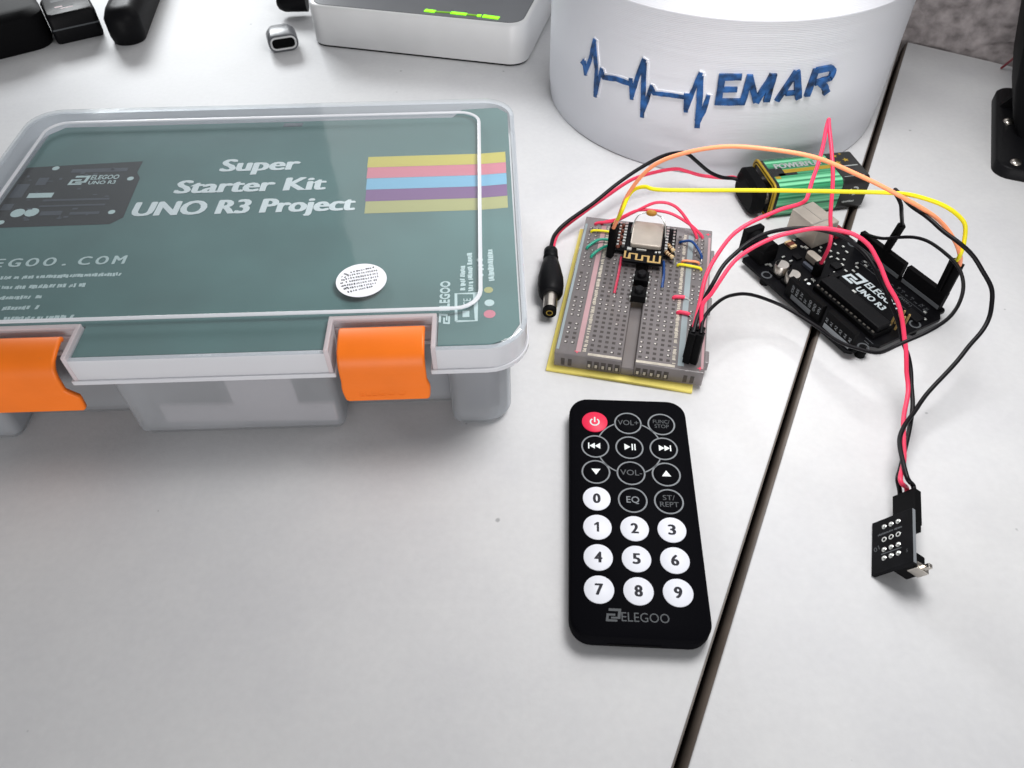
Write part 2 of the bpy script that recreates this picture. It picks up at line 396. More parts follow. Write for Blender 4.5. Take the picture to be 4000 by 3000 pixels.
def heavy(body, x, y, z, h, w=None, fat=0.3, **k):
    """thick lettering: the same outlines laid over each other a hair apart"""
    o = MB(); n = 5
    for i in range(n):
        d = fat * (i / (n - 1) - 0.5)
        o = merge(o, glyphs(body, x + d, y + 0.25 * fat * ((i % 2) - 0.5), z + 0.012 * i, h, w, **k))
    return o
def logo_mark(x, y, z, h, w, rot=0.0):
    """squared double-hook emblem"""
    t = 0.22
    P = [[(0, .74), (.9, .74)], [(.9, 1.0), (.9, .30)], [(.18, .42), (1.02, .42)]]
    R = [(0, .52, .62, .74), (0, .86, 1.0, 1.0), (.86, .30, 1.0, .86), (.20, .30, .86, .46), (0, 0, .16, .52), (.16, 0, .74, .15)]
    R = [(0, 0.0, .17, .60), (.17, .44, .62, .60), (.17, 0, .80, .16), (.12, .80, 1.0, 1.0), (.80, .22, 1.0, .80), (.34, .22, .80, .36)]
    a = math.radians(rot); mb = MB()
    for x0, y0, x1, y1 in R:
        q = []
        for px, py in ((x0, y0), (x1, y0), (x1, y1), (x0, y1)):
            px = px * w + 0.12 * (py - 0.5) * h; py *= h
            q.append((x + px * math.cos(a) - py * math.sin(a), y + px * math.sin(a) + py * math.cos(a)))
        mb.flat(q, z)
    return mb
def scribble(x0, y0, x1, y1, th, z, gap=0.2, seed=0):
    """illegible small print: rows of tiny strokes"""
    rn = random.Random(seed); mb = MB(); d = Vector((x1 - x0, y1 - y0)); L = d.length; d.normalize(); q = Vector((-d.y, d.x)); t = 0
    while t < L:
        w = rn.uniform(0.45, 0.9) * th * 0.55; lo = -th * rn.uniform(0.3, 0.5); hi = th * rn.uniform(0.25, 0.5)
        if rn.random() < 0.1: t += th * 0.4; continue
        a = Vector((x0, y0)) + d * t; b = a + d * w
        k = rn.uniform(-.15, .15) * th
        mb.flat([tuple(a + q * lo), tuple(b + q * lo), tuple(b + q * hi + d * k), tuple(a + q * hi + d * k)], z)
        t += w + gap * th * rn.uniform(0.25, 0.6)
    return mb
# ------------------------------------------------------------------ desk and wall
gx, gy = 0.4422, 0.8969                       # direction of the gap between the two desk tops
nx, ny = gy, -gx
G0 = Vector((39.1, 56.4)); W0 = Vector((238.6, 461.0)); WD = Vector((0.828, -0.5607))
gd = Vector((gx, gy)); nd = Vector((nx, ny))
TH = 22.0; GAP = 3.8
A = G0 - gd * 700
left_poly = [tuple(A), tuple(W0), tuple(W0 - WD * 1100), tuple(A - nd * 1100)]
part('desk_surface', MB().prism(left_poly, -TH, 0), M['desk'], bevel=0.5, kind='structure', smooth=0)
right_poly = [tuple(A + nd * GAP), tuple(A + nd * 1000), tuple(W0 + WD * 1000), tuple(W0 + nd * GAP)]
part('desk_surface', MB().prism(right_poly, -TH, 0), M['desk'], bevel=0.5, kind='structure', smooth=0)
# edge bands on both sides of the gap, just under the melamine, and a dark filler added under the gap
q0, q1 = A, W0 - gd * 0.5
def strip(o0, o1, z0, z1): return MB().prism([tuple(q0 + nd * o0), tuple(q1 + nd * o0), tuple(q1 + nd * o1), tuple(q0 + nd * o1)], z0, z1)
part('desk_edge_band', strip(0.01, 0.45, -TH, -0.35), M['edge'], kind='structure', smooth=0)
bv = MB(); e0, e1 = q0, q1
def edge_pt(p, o, z): v = p + nd * o; return (v.x, v.y, z)
sec = [(GAP - 0.02, -0.05), (GAP - 0.5, -0.35), (GAP - 1.3, -1.6), (GAP - 1.9, -4.0), (GAP - 1.9, -TH), (GAP - 0.02, -TH)]
bv.add([edge_pt(e0, o, z) for o, z in sec] + [edge_pt(e1, o, z) for o, z in sec], [tuple(range(6)), tuple(range(6, 12))[::-1]] + [(i, 6 + i, 6 + (i + 1) % 6, (i + 1) % 6) for i in range(6)])
part('desk_edge_band', bv, M['edge'], kind='structure', smooth=40)
part('gap_filler', MB().prism([tuple(q0 - nd * 60), tuple(q1 - nd * 60), tuple(q1 + nd * 60), tuple(q0 + nd * 60)], -TH - 20, -TH - 0.2), M['gap'], kind='structure', smooth=0)

wall = MB(); nu, nv = 210, 64; WN = Vector((-WD.y, WD.x))   # away from the desk
if WN.dot(Vector((0, 1))) < 0: WN = -WN
vs = []
for j in range(nv + 1):
    for i in range(nu + 1):
        s = -90 + 340 * i / nu; z = -20 + 96 * j / nv
        p = W0 + WD * s; sk_ = s * 0.8 + z * 0.5; tk_ = z * 0.9 - s * 0.35
        d = noise.noise(Vector((sk_ * 0.07, tk_ * 0.22, 1.3))) * 2.4 + noise.noise(Vector((sk_ * 0.19, tk_ * 0.42, 7.3))) * 1.5 + noise.noise(Vector((s * 0.6, z * 0.6, 2.2))) * 0.5
        p = p + WN * (4.0 - max(-3.2, min(2.6, d)))
        vs.append((p.x, p.y, z))
fs = [(j * (nu + 1) + i, j * (nu + 1) + i + 1, (j + 1) * (nu + 1) + i + 1, (j + 1) * (nu + 1) + i) for j in range(nv) for i in range(nu)]
wall.add(vs, fs)
b0 = W0 - WD * 620 + WN * 5.5; b1 = W0 + WD * 800 + WN * 5.5
wall.prism([tuple(b0), tuple(b1), tuple(b1 + WN * 90), tuple(b0 + WN * 90)], -40, 75)
part('wall', wall, M['stucco'], kind='structure', smooth=60)

# ------------------------------------------------------------------ storage box
def fix_normals(o):
    bm = bmesh.new(); bm.from_mesh(o.data); bmesh.ops.recalc_face_normals(bm, faces=bm.faces); bm.to_mesh(o.data); bm.free(); return o
box = thing('storage_box', 'cloudy plastic storage box with orange latches and a teal printed card under its lid', 'storage box', (5.4, 165.3, 0), 1.25)
LW, LD, ZR, ZT = 207.0, 151.5, 32.5, 44.0
NR = (-61.5, -30.2, 13.4); NL = (-177.5, -142.6, 13.4)          # latch notches: u0, u1, depth
def arc(cx, cy, r, a0, a1, n=8): return [(cx + r * math.cos(math.radians(a0 + (a1 - a0) * k / n)), cy + r * math.sin(math.radians(a0 + (a1 - a0) * k / n))) for k in range(n + 1)]
def lid_outline(o=0.0, r=13.0, notch=True):
    r = r - o; p = arc(-LW + o + r, LD - o - r, r, 90, 180) + arc(-LW + o + r, o + r, r, 180, 270)
    if notch:
        for u0, u1, d in (NL, NR):
            p += [(u0 - o, o), (u0 - o, d + o), (u1 + o, d + o), (u1 + o, o)]
    p += arc(-o - r, o + r, r, 270, 360) + arc(-o - r, LD - o - r, r, 0, 90)
    return p
lid = part('lid', MB().band(lid_outline(0), lid_outline(1.6), ZR, ZT - 1.5), M['rim'], box, smooth=40)
panel = part('lid_panel', MB().loft([(lid_outline(0.0)[::1], ZT - 1.5), (lid_outline(0.0), ZT - 0.7), (lid_outline(0.3), ZT - 0.2), (lid_outline(0.9), ZT)]), M['lid'], lid, smooth=8)
fix_normals(panel)
# lower lip of the rim
part('rim_lip', MB().band(lid_outline(-0.7, 13), lid_outline(0.0), ZR - 0.3, ZR + 1.6), M['rim'], lid, smooth=40, bevel=0.3)
# pale walls round the two latches
for u0, u1, d in (NL, NR):
    o_ = [(u0 - 1.5, -0.2), (u0 - 1.5, d + 1.6), (u1 + 1.5, d + 1.6), (u1 + 1.5, -0.2), (u1 + 0.05, -0.2), (u1 + 0.05, d + 0.05), (u0 - 0.05, d + 0.05), (u0 - 0.05, -0.2)]
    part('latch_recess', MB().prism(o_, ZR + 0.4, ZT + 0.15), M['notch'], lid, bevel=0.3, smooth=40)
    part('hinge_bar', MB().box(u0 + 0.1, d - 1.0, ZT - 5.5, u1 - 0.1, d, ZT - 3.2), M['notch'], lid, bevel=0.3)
# raised bead on the lid
ro = rrect(-196.3, 16.0, -14.0, 139.7, 9); ri = rrect(-194.9, 17.4, -15.4, 138.3, 7.8)
part('lid_bead', MB().band(ro, ri, ZT + 0.01, ZT + 0.7), M['rim'], lid, bevel=0.25, smooth=40)
# tub with recesses under the latches and drafted walls
def tub_outline(o=0.0, r=9.0):
    u0, u1, v0, v1 = -203.0 + o, -5.5 - o, 4.0 + o, 147.5 - o; r = max(1.5, r - o); e = 10.5
    p = arc(u0 + r, v1 - r, r, 90, 180) + arc(u0 + r, v0 + r, r, 180, 270)
    for a, b in ((-176.0, -135.2), (-63.5, -26.2)):
        p += arc(a - o - 3, v0 + 3, 3, 270, 360, 3) + [(a - o, v0 + e), (b + o, v0 + e)] + arc(b + o + 3, v0 + 3, 3, 180, 270, 3)
    return p + arc(u1 - r, v0 + r, r, 270, 360) + arc(u1 - r, v1 - r, r, 0, 90)
t0 = tub_outline(1.6); t1 = tub_outline(0.0); n0 = len(t0)
tub = MB().band(t1, tub_outline(1.3), 3.0, ZR + 4)
tub.loft([(t0, 0.0), (tub_outline(0.8), 0.8), (t1, 2.99)])
fix_normals(part('tub', tub, M['tub'], box, smooth=40))
# the card under the lid, cut round the latch notches
cz = ZT - 1.75
card_poly = [(-196.0, 9.0), (-180.0, 9.0), (-180.0, 15.6), (-140.6, 15.6), (-140.6, 2.1), (-63.5, 2.1), (-63.5, 15.6), (-28.2, 15.6), (-28.2, 2.1), (-12.0, 2.1), (-5.8, 4.6), (-2.4, 11.0), (-2.6, 141), (-7, 146), (-22, 145), (-26, 138.8), (-190, 138.8), (-195.0, 133.0)]
card = part('printed_card', MB().prism(card_poly, cz - 0.4, cz), M['card'], box, smooth=0)
zi = cz + 0.06
part('title_lettering', merge(heavy('Super', -116.9, 102.2, zi, 8.2, 30.3, fat=1.25, shear=0.03),
                              heavy('Starter Kit', -131.2, 88.0, zi, 8.3, 56.8, fat=1.25, shear=0.03),
                              heavy('UNO R3 Project', -143.6, 74.2, zi, 8.4, 81.8, fat=1.25, shear=0.03)), M['ink_white'], card, smooth=0)
for k, c in enumerate(('st_yellow', 'st_red', 'st_blue', 'st_purple', 'st_olive')):
    y1 = 109.6 - k * 7.6; y0 = y1 - 7.5; xa = -59.3 + 0.44 * k; xb = -4.3
    part('colour_stripe', MB().flat([(xa + 0.2, y0), (-14.5, y0 + 0.2), (xb, y0 + 1.2), (xb, y1 + 1.2), (-14.5, y1 + 0.2), (xa, y1)], zi), M[c], card, smooth=0)
pic = part('circuit_picture', MB().flat([(-195.5, 69.2), (-150, 69.6), (-146.2, 73.5), (-147.4, 99), (-149.6, 103), (-149.6, 111.0), (-195.0, 108.6)], zi), M['print_dark'], card, smooth=0)
d = MB(); rn = random.Random(3); z2 = zi + 0.05
for x, y, r in ((-151, 98.8, 1.3), (-151.5, 77.0, 1.3), (-190.5, 72.4, 1.3), (-183.0, 107.5, 1.4), (-186.5, 78.0, 2.6), (-181.4, 78.2, 2.6)): d.disc(x, y, r, z2, 20)
d.rect(-187, 87.5, -177.5, 90.6, z2)
part('picture_mark', merge(d, logo_mark(-174, 95.5, z2, 6.2, 6.6), glyphs('ELEGOO', -166.6, 98.9, z2, 2.8, 10.8, bold=0.02), glyphs('UNO R3', -166.6, 95.6, z2, 2.2, 10.5, bold=0.02)), M['pale'], pic, smooth=0)
g = MB()
for x0, y0, x1, y1 in ((-176, 104, -154, 106.5), (-180, 85, -155, 86.2), (-180, 81.4, -155.5, 82.4), (-178, 76, -170, 78.6), (-167, 76, -156, 77.6), (-194, 88, -189, 97), (-187, 96, -183, 101), (-194, 80, -190, 84)): g.rect(x0, y0, x1, y1, z2)
for k in range(26):
    x, y = rn.uniform(-194, -156), rn.uniform(72, 106); g.rect(x, y, x + rn.uniform(.5, 2.2), y + rn.uniform(.5, 1.4), z2 + 0.02)
part('picture_mark', g, M['print_mid'], pic, smooth=0)
w = MB()
for k, ch in enumerate('ELEGOO.COM'): w = merge(w, heavy(ch, -196.0 + k * 6.0 + (0.9 if ch in 'L.' else 0), 46.6, zi, 4.4, 1.0 if ch == '.' else 4.0, fat=0.5))
part('card_lettering', w, M['pale'], card, smooth=0)
for k, (xe, y) in enumerate(((-137.9, 41.0), (-147.3, 35.9), (-160.3, 30.6), (-160.2, 25.4), (-147.2, 20.3))):
    part('small_print', scribble(-195.0, y - 0.3, xe, y, 2.1, zi, seed=k), M['pale'], card, smooth=0)
for k, (x0, y0, x1, y1, t_) in enumerate(((-20.6, 27.5, -20.8, 39.3, 1.9), (-18.0, 27.2, -18.5, 47.0, 1.9), (-11.0, 32.0, -11.4, 48.0, 2.2))):
    part('small_print', scribble(x0, y0, x1, y1, t_, zi, seed=11 + k), M['pale'], card, smooth=0)
part('card_lettering', heavy('ELEGOO', -25.0, 17.8, zi, 3.0, 14.5, fat=0.4, rot=90), M['pale'], card, smooth=0)
part('maker_mark', logo_mark(-24.6, 11.8, zi, 3.6, 4.6, rot=90), M['pale'], card, smooth=0)
part('approval_frame', MB().frame([(-22.6, 12.8), (-22.9, 25.9), (-16.4, 25.9), (-16.2, 12.8), (-22.6, 12.8)], 0.9, zi), M['pale'], card, smooth=0)
part('card_lettering', glyphs('CE', -18.0, 20.2, zi + 0.02, 2.4, 3.2, rot=90), M['pale'], card, smooth=0)
part('approval_sign', MB().rect(-20.6, 14.6, -18.4, 17.6, zi), M['pale'], card, smooth=0)
for q_ in (MB().disc(-14.6, 35.0, 0.9, zi, 14), MB().rect(-15.6, 37.6, -13.6, 38.5, zi), MB().rect(-15.7, 39.6, -13.7, 40.5, zi), MB().disc(-14.9, 43.0, 1.1, zi, 14)):
    part('approval_sign', q_, M['pale'], card, smooth=0)
part('colour_dot', MB().disc(-11.9, 15.7, 1.9, zi + 0.02, 24), M['st_red'], card, smooth=0, label='pink dot in the card corner')
part('colour_dot', MB().disc(-11.9, 21.0, 1.6, zi + 0.02, 24), M['pale'], card, smooth=0, label='pale dot on the card')
part('colour_dot', MB().disc(-12.1, 27.3, 1.5, zi + 0.02, 24), M['st_olive'], card, smooth=0, label='olive dot on the card')
part('card_slot', MB().rect(-97.5, 134.6, -89.5, 137.6, zi), M['inside_blue'], card, smooth=0)
# round seal stuck on the lid
seal = part('round_seal', MB().lathe([(0.01, ZT + 0.05), (8.4, ZT + 0.05), (8.4, ZT + 0.25), (0.01, ZT + 0.25)], -54.3, 32.0, 56), M['sticker'], box, smooth=30)
sk = MB(); rn = random.Random(5); zs = ZT + 0.30
for k in range(7):
    y = 27.0 + k * 1.65; h = math.sqrt(max(1, 7.2 ** 2 - (y - 32) ** 2)); s1 = scribble(-54.3 - h * .75, y - 0.9, -54.3 + h * .75, y + 1.5, 1.0, zs, gap=0.9, seed=20 + k); sk = merge(sk, s1)
for k in range(6):
    a = math.radians(150 + k * 14); sk = merge(sk, scribble(-54.3 + 7 * math.cos(a), 32 + 7 * math.sin(a), -54.3 + 5.6 * math.cos(a), 32 + 5.6 * math.sin(a), 0.8, zs, seed=k))
part('seal_print', sk, M['ink_dark'], seal, smooth=0)
# latches: one bent plate each
def latch(u0, u1, label, foot_l, foot_r, zb):
    prof = [(11.6, 42.2), (9.6, 43.4), (5.0, 42.7), (1.6, 41.6), (-0.6, 39.4), (-1.6, 36.5), (-1.8, 33.5), (-1.9, 31.0), (-2.1, 29.6), (-2.3, 28.4), (-2.3, 26.6), (-2.2, zb + 1.0), (-2.0, zb)]
    N = len(prof); m_ = MB(); vs = []; t = 1.9
    for i, (v, z) in enumerate(prof):
        a = prof[max(0, i - 1)]; b = prof[min(N - 1, i + 1)]; dv, dz = b[0] - a[0], b[1] - a[1]; L = math.hypot(dv, dz); qv, qz = -dz / L, dv / L
        k = 0 if z > 30 else (0.55 if z > 29 else 1)
        a0 = u0 - foot_l * k; a1 = u1 + foot_r * k
        if i == N - 1: a0 += 1.6; a1 -= 1.6
        if i == N - 2: a0 += 0.4; a1 -= 0.4
        vs += [(a0, v, z), (a1, v, z), (a0, v + qv * t, z + qz * t), (a1, v + qv * t, z + qz * t)]
    fs = []
    for i in range(N - 1):
        p, q = i * 4, i * 4 + 4
        fs += [(p, p + 1, q + 1, q), (p + 2, q + 2, q + 3, p + 3), (p, q, q + 2, p + 2), (p + 1, p + 3, q + 3, q + 1)]
    fs += [(0, 2, 3, 1), (N * 4 - 4, N * 4 - 3, N * 4 - 1, N * 4 - 2)]
    m_.add(vs, fs)
    o = part('latch', m_, M['orange'], box, bevel=0.7, seg=3, smooth=50, label=label)
    return fix_normals(o)
lt = latch(-59.6, -32.4, 'orange latch nearer the box\'s right corner', 0.2, 0.8, 21.8)
part('embossed_mark', glyphs('ELEGOO', 0, 0, 0, 2.6, 15.0), M['orange'], lt, smooth=0).matrix_local = Matrix.Translation(Vector((-54.5, -2.42, 24.6)) * MM) @ Matrix.Rotation(math.radians(88), 4, 'X')
latch(-175.0, -146.2, 'orange latch nearer the box\'s left corner', 0.5, 3.6, 21.4)
# things lying in the box, dark blurs through its wall
tag(part('component_pack', MB().prism([(-62, 16.8), (-23, 16.8), (-21, 8.5), (-9.5, 9.5), (-9, 60), (-62, 60)], 3.1, 30), M['inside_blue'], bevel=1), 'dark blue pack inside the cloudy box behind its right latch', 'parts pack').matrix_world = box.matrix_basis.copy()
tag(part('component_pack', MB().prism(rrect(-196, 20, -140, 70, 3), 3.1, 33), M['inside_dark'], bevel=1), 'dark grey pack inside the cloudy box behind its left latch', 'parts pack').matrix_world = box.matrix_basis.copy()
tag(part('component_pack', MB().prism([(-128, 16), (-80, 10.5), (-76, 60), (-128, 62)], 3.1, 33), M['inside_dark'], bevel=1), 'dark grey pack inside the cloudy box behind its front middle bulge', 'parts pack').matrix_world = box.matrix_basis.copy()
tag(part('component_pack', MB().prism(rrect(-196, 80, -12, 142, 3), 3.1, 31), M['inside_dark'], bevel=1), 'dark grey pack filling the back half of the cloudy box', 'parts pack').matrix_world = box.matrix_basis.copy()

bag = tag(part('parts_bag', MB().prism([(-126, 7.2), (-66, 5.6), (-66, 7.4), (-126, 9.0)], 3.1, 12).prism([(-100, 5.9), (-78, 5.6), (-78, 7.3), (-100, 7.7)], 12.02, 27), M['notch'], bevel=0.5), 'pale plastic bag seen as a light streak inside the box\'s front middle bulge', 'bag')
bag.matrix_world = box.matrix_basis.copy()

# ------------------------------------------------------------------ remote control
rem = thing('remote_control', 'slim black remote control with white number keys and one red key', 'remote control', (39.34, 163.58, 0), -3.58)
ol = rrect(-19.9, -76.4, 20.2, 10.9, 6.5, 8)
ins = lambda d_: rrect(-19.9 + d_, -76.4 + d_, 20.2 - d_, 10.9 - d_, 6.5 - d_, 8)
rb = MB(); lay = [(1.1, 0.0), (0.25, 0.9), (0.0, 2.2), (0.0, 5.0), (0.3, 6.0), (1.0, 6.5)]
n = len(ol); vs = []
for d_, z in lay: vs += [(x, y, z) for x, y in ins(d_)]
fs = [tuple(range(n))[::-1], tuple(range((len(lay) - 1) * n, len(lay) * n))]
for k in range(len(lay) - 1): fs += [(k * n + i, k * n + (i + 1) % n, (k + 1) * n + (i + 1) % n, (k + 1) * n + i) for i in range(n)]
rb.add(vs, fs)
part('case', rb, M['remote'], rem, smooth=40)
part('lens_slit', MB().box(-9, -76.62, 2.2, 6, -76.3, 3.2), M['matte'], rem, smooth=0)
PCX, PRY, ZK = 11.31, 10.32, 6.5
def key(cx, cy, m, label, r=4.35, h=0.35):
    return part('button', MB().lathe([(0.01, ZK - 0.3), (r, ZK - 0.3), (r, ZK + h - 0.12), (r - 0.15, ZK + h), (0.01, ZK + h)], cx, cy, 40), m, rem, smooth=40, label=label)
names = [['power', 'VOL+', 'FUNC'], ['prev', 'play', 'next'], ['down', 'VOL-', 'upk'], ['0', 'EQ', 'ST'], ['1', '2', '3'], ['4', '5', '6'], ['7', '8', '9']]
what = {'power': 'red power button', 'VOL+': 'black VOL+ button', 'FUNC': 'black FUNC/STOP button', 'prev': 'black skip back button', 'play': 'black play pause button', 'next': 'black skip forward button',
        'down': 'black down triangle button', 'VOL-': 'black VOL- button', 'upk': 'black up triangle button', 'EQ': 'black EQ button', 'ST': 'black ST/REPT button'}
tri = lambda x, y, r, dx: MB().flat([(x - dx * r * .6, y - r), (x + dx * r * .9, y), (x - dx * r * .6, y + r)], ZK + 0.38)
for r_ in range(7):
    for c_ in range(3):
        nm = names[r_][c_]; cx, cy = (c_ - 1) * PCX, -r_ * PRY; zt = ZK + 0.38
        if nm.isdigit():
            k = key(cx, cy, M['key_white'], 'white %s button' % nm)
            one = MB().flat([(cx - .22, cy - 1.7), (cx + .5, cy - 1.7), (cx + .5, cy + 1.7), (cx - .05, cy + 1.7), (cx - .95, cy + 1.05), (cx - .95, cy + .4), (cx - .22, cy + .8)], zt)
            part('button_symbol', one if nm == '1' else heavy(nm, cx, cy, zt, 3.4, 2.0, fat=0.45, align='C'), M['ink_dark'], k, smooth=0)
        elif nm == 'power':
            k = key(cx, cy, M['key_red'], what[nm])
            part('button_symbol', MB().ring(cx, cy - 0.1, 1.45, 0.5, zt, 125, 415, 40).rect(cx - 0.25, cy - 0.2, cx + 0.25, cy + 2.0, zt), M['pale'], k, smooth=0)
        else:
            k = key(cx, cy, M['remote'], what[nm], r=4.05, h=0.25)
            part('button_ring', MB().ring(cx, cy, 4.4, 0.5, ZK + 0.05), M['ink_grey'], k, smooth=0)
            if nm in ('VOL+', 'VOL-'): s1, mm_ = glyphs(nm, cx, cy, zt, 2.1, 7.0, align='C', bold=0.004), 'ink_dim'
            elif nm == 'FUNC': s1, mm_ = merge(glyphs('FUNC/', cx, cy + 0.9, zt, 1.5, 5.6, align='C'), glyphs('STOP', cx, cy - 1.1, zt, 1.5, 4.8, align='C')), 'ink_dim'
            elif nm == 'EQ': s1, mm_ = glyphs('EQ', cx, cy, zt, 2.3, 4.0, align='C', bold=0.006), 'ink_grey'
            elif nm == 'ST': s1, mm_ = merge(glyphs('ST/', cx, cy + 1.2, zt, 1.8, 3.8, align='C'), glyphs('REPT', cx, cy - 1.3, zt, 1.8, 5.8, align='C')), 'ink_dim'
            elif nm == 'prev': s1, mm_ = merge(tri(cx - 0.9, cy, 1.2, -1), tri(cx + 0.9, cy, 1.2, -1), MB().rect(cx - 2.4, cy - 1.2, cx - 2.0, cy + 1.2, zt)), 'ink_white'
            elif nm == 'next': s1, mm_ = merge(tri(cx - 0.9, cy, 1.2, 1), tri(cx + 0.9, cy, 1.2, 1), MB().rect(cx + 2.0, cy - 1.2, cx + 2.4, cy + 1.2, zt)), 'ink_white'
            elif nm == 'play': s1, mm_ = merge(tri(cx - 0.9, cy, 1.3, 1), MB().rect(cx + 0.7, cy - 1.3, cx + 1.1, cy + 1.3, zt).rect(cx + 1.6, cy - 1.3, cx + 2.0, cy + 1.3, zt)), 'ink_white'
            elif nm == 'down': s1, mm_ = MB().flat([(cx - 1.5, cy + 1.0), (cx, cy - 1.3), (cx + 1.5, cy + 1.0)], zt), 'ink_white'
            else: s1, mm_ = MB().flat([(cx - 1.5, cy - 1.0), (cx + 1.5, cy - 1.0), (cx, cy + 1.3)], zt), 'ink_white'
            part('button_symbol', s1, M[mm_], k, smooth=0)
ringm = MB()
for a in (45, 135, 225, 315): ringm.ring(0, -PRY, 10.75, 0.42, ZK + 0.05, a - 21, a + 21, 90)
part('control_ring', ringm, M['ink_grey'], rem, smooth=0)
part('maker_mark', merge(logo_mark(-9.4, -71.4, ZK + 0.05, 3.9, 4.0), glyphs('ELEGOO', -5.2, -71.2, ZK + 0.05, 2.7, 13.4)), M['ink_dim'], rem, smooth=0)

# ------------------------------------------------------------------ breadboard
bb = thing('breadboard', 'clear grey solderless breadboard full of holes on a yellow backing sheet', 'breadboard', (50.92, 229.62, 0), -12.346)
ZB = 8.5
part('backing_sheet', MB().prism([(-29.8, -42.6), (24.2, -43.6), (25.5, 43.6), (-29.6, 44.2)], 0.05, 1.3), M['pad'], bb, bevel=0.3)
body = MB()
body.box(-27.2, -40.4, 1.4, -2.4, 43.8, ZB).box(2.4, -40.4, 1.4, 27.2, 43.8, ZB).box(-2.39, -40.4, 1.4, 2.39, 43.8, ZB - 3.0)
for y in (-30, 0, 30): body.box(27.21, y - 3, 2, 28.8, y + 3, 6.5)
part('body', body, M['bread'], bb, smooth=0, bevel=0.35)
# the metal rows that show through the clear body
cr = MB()
for i in range(30):
    y = -36.8 + i * 2.54
    cr.box(-15.2, y - 0.95, 1.8, -2.9, y + 0.95, 7.2).box(2.9, y - 0.95, 1.8, 15.2, y + 0.95, 7.2)
for x in (-24.0, -21.4, 20.9, 23.5): cr.box(x - 1.0, -38.0, 1.8, x + 1.0, 38.0, 7.0)
part('contact_row', cr, M['clips'], bb, smooth=0, kind='stuff')
ho = MB(); gl = MB(); rn = random.Random(2); zh = ZB + 0.03
def hole(x, y, bright):
    ho.rect(x - 0.62, y - 0.62, x + 0.62, y + 0.62, zh)
    if rn.random() < bright: gl.rect(x - 0.5, y - 0.15, x + 0.15, y + 0.5, zh + 0.03)  # bright quads paint the glints of the clips
for i in range(30):
    y = -36.8 + i * 2.54
    for k in range(5):
        for sx in (-1, 1): hole(sx * (3.81 + 2.54 * k), y, 0.30)
for x in (-23.9, -21.3, 20.9, 23.4):
    for g_ in range(5):
        for k in range(5): hole(x, -34.3 + g_ * 15.0 + k * 2.54, 0.85)
part('contact_holes', ho, M['hole'], bb, smooth=0, kind='stuff')
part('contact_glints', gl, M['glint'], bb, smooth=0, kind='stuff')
for x, w_, c in ((-26.3, 1.0, 'rail_blue'), (-18.6, 1.9, 'rail_pink'), (18.6, 2.2, 'rail_blue'), (26.2, 0.9, 'rail_pink')):
    part('rail_line', MB().box(x - w_ / 2, -38.5, ZB + 0.02, x + w_ / 2, 38.5, ZB + 0.07), M[c], bb, smooth=0)
for x in (-16.4, 16.0): part('number_strip', merge(scribble(x, -38, x, 38.5, 1.5, ZB + 0.03, gap=0.25, seed=int(x) + 60)), M['numbers'], bb, smooth=0)
for x0, x1 in ((-15.0, -2.6), (2.6, 16.6)):
    part('number_strip', MB().rect(x0, -39.7, x1, -38.5, ZB + 0.03), M['numbers'], bb, smooth=0)
e_ = MB(); eg = MB(); yf = -40.43
def face(mb, x0, z0, x1, z1, y): mb.add([(x0, y, z0), (x1, y, z0), (x1, y, z1), (x0, y, z1)], [(0, 1, 2, 3)])
for i in range(5):
    for sx in (-1, 1):
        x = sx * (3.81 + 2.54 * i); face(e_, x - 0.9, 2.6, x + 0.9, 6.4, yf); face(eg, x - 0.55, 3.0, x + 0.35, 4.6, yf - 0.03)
for x in (-23.9, -21.3, 20.9, 23.4): face(e_, x - 0.7, 2.4, x + 0.7, 6.0, yf)
part('end_slots', e_, M['hole'], bb, smooth=0)
part('end_glints', eg, M['numbers'], bb, smooth=0)  # glints on the end face, painted as pale quads
for x, y in ((-19.9, -39.6), (24.6, -39.6), (24.6, 39.6)): part('polarity_sign', glyphs('+', x, y, ZB + 0.05, 2.2, 1.8, bold=0.02), M['w_red'], bb, smooth=0)


def bbp(x, y, z):
    a = math.radians(-12.346); return (50.92 + x * math.cos(a) - y * math.sin(a), 229.62 + x * math.sin(a) + y * math.cos(a), z)

# ------------------------------------------------------------------ wireless module on the breadboard
wm = thing('wireless_module', 'small black wireless module with a metal shield and gold zigzag antenna, standing in the breadboard', 'radio module', (50.92, 229.62, 0), -12.346)
part('module_board', MB().box(-8.3, 12.6, 11.0, 7.6, 38.6, 12.0), M['pcb'], wm, smooth=0, bevel=0.1)
part('carrier_board', MB().box(-12.6, 20.6, 9.4, 12.2, 39.0, 10.6), M['pcb'], wm, smooth=0, bevel=0.1)
pn = MB()
for k in range(8):
    for x in (-9.0, 8.4): pn.box(x - 0.55, 22.6 + k * 2.0, 10.6, x + 0.55, 23.7 + k * 2.0, 12.3)
    for x in (-11.4, 11.2): pn.box(x - 0.4, 22.4 + k * 2.1, 6.5, x + 0.4, 23.2 + k * 2.1, 11.9)
part('pin_row', pn, M['solder'], wm, smooth=0)
bl = MB()
for k in range(8): bl.lathe([(0.01, 11.9), (0.75, 11.6), (0.9, 10.7)], -11.2 + (k % 2) * 1.0, 22.4 + k * 2.1, 10)
part('solder_blob', bl, M['brown'], wm, smooth=60)
part('metal_shield', MB().prism(rrect(-6.2, 21.4, 6.4, 37.2, 0.8, 3), 12.0, 14.1), M['tin'], wm, bevel=0.35, smooth=40)
part('antenna_trace', MB().frame([(-7.7, 18.9), (-7.7, 14.3), (-5.8, 14.3), (-5.8, 17.5), (-3.0, 17.5), (-3.0, 14.0), (-0.6, 14.0), (-0.6, 16.9), (1.9, 16.9), (1.9, 13.6), (6.5, 13.6), (6.5, 18.1)], 0.75, 12.05).rect(3.7, 13.9, 4.45, 17.9, 12.07), M['gold'], wm, smooth=0)
sm = MB()
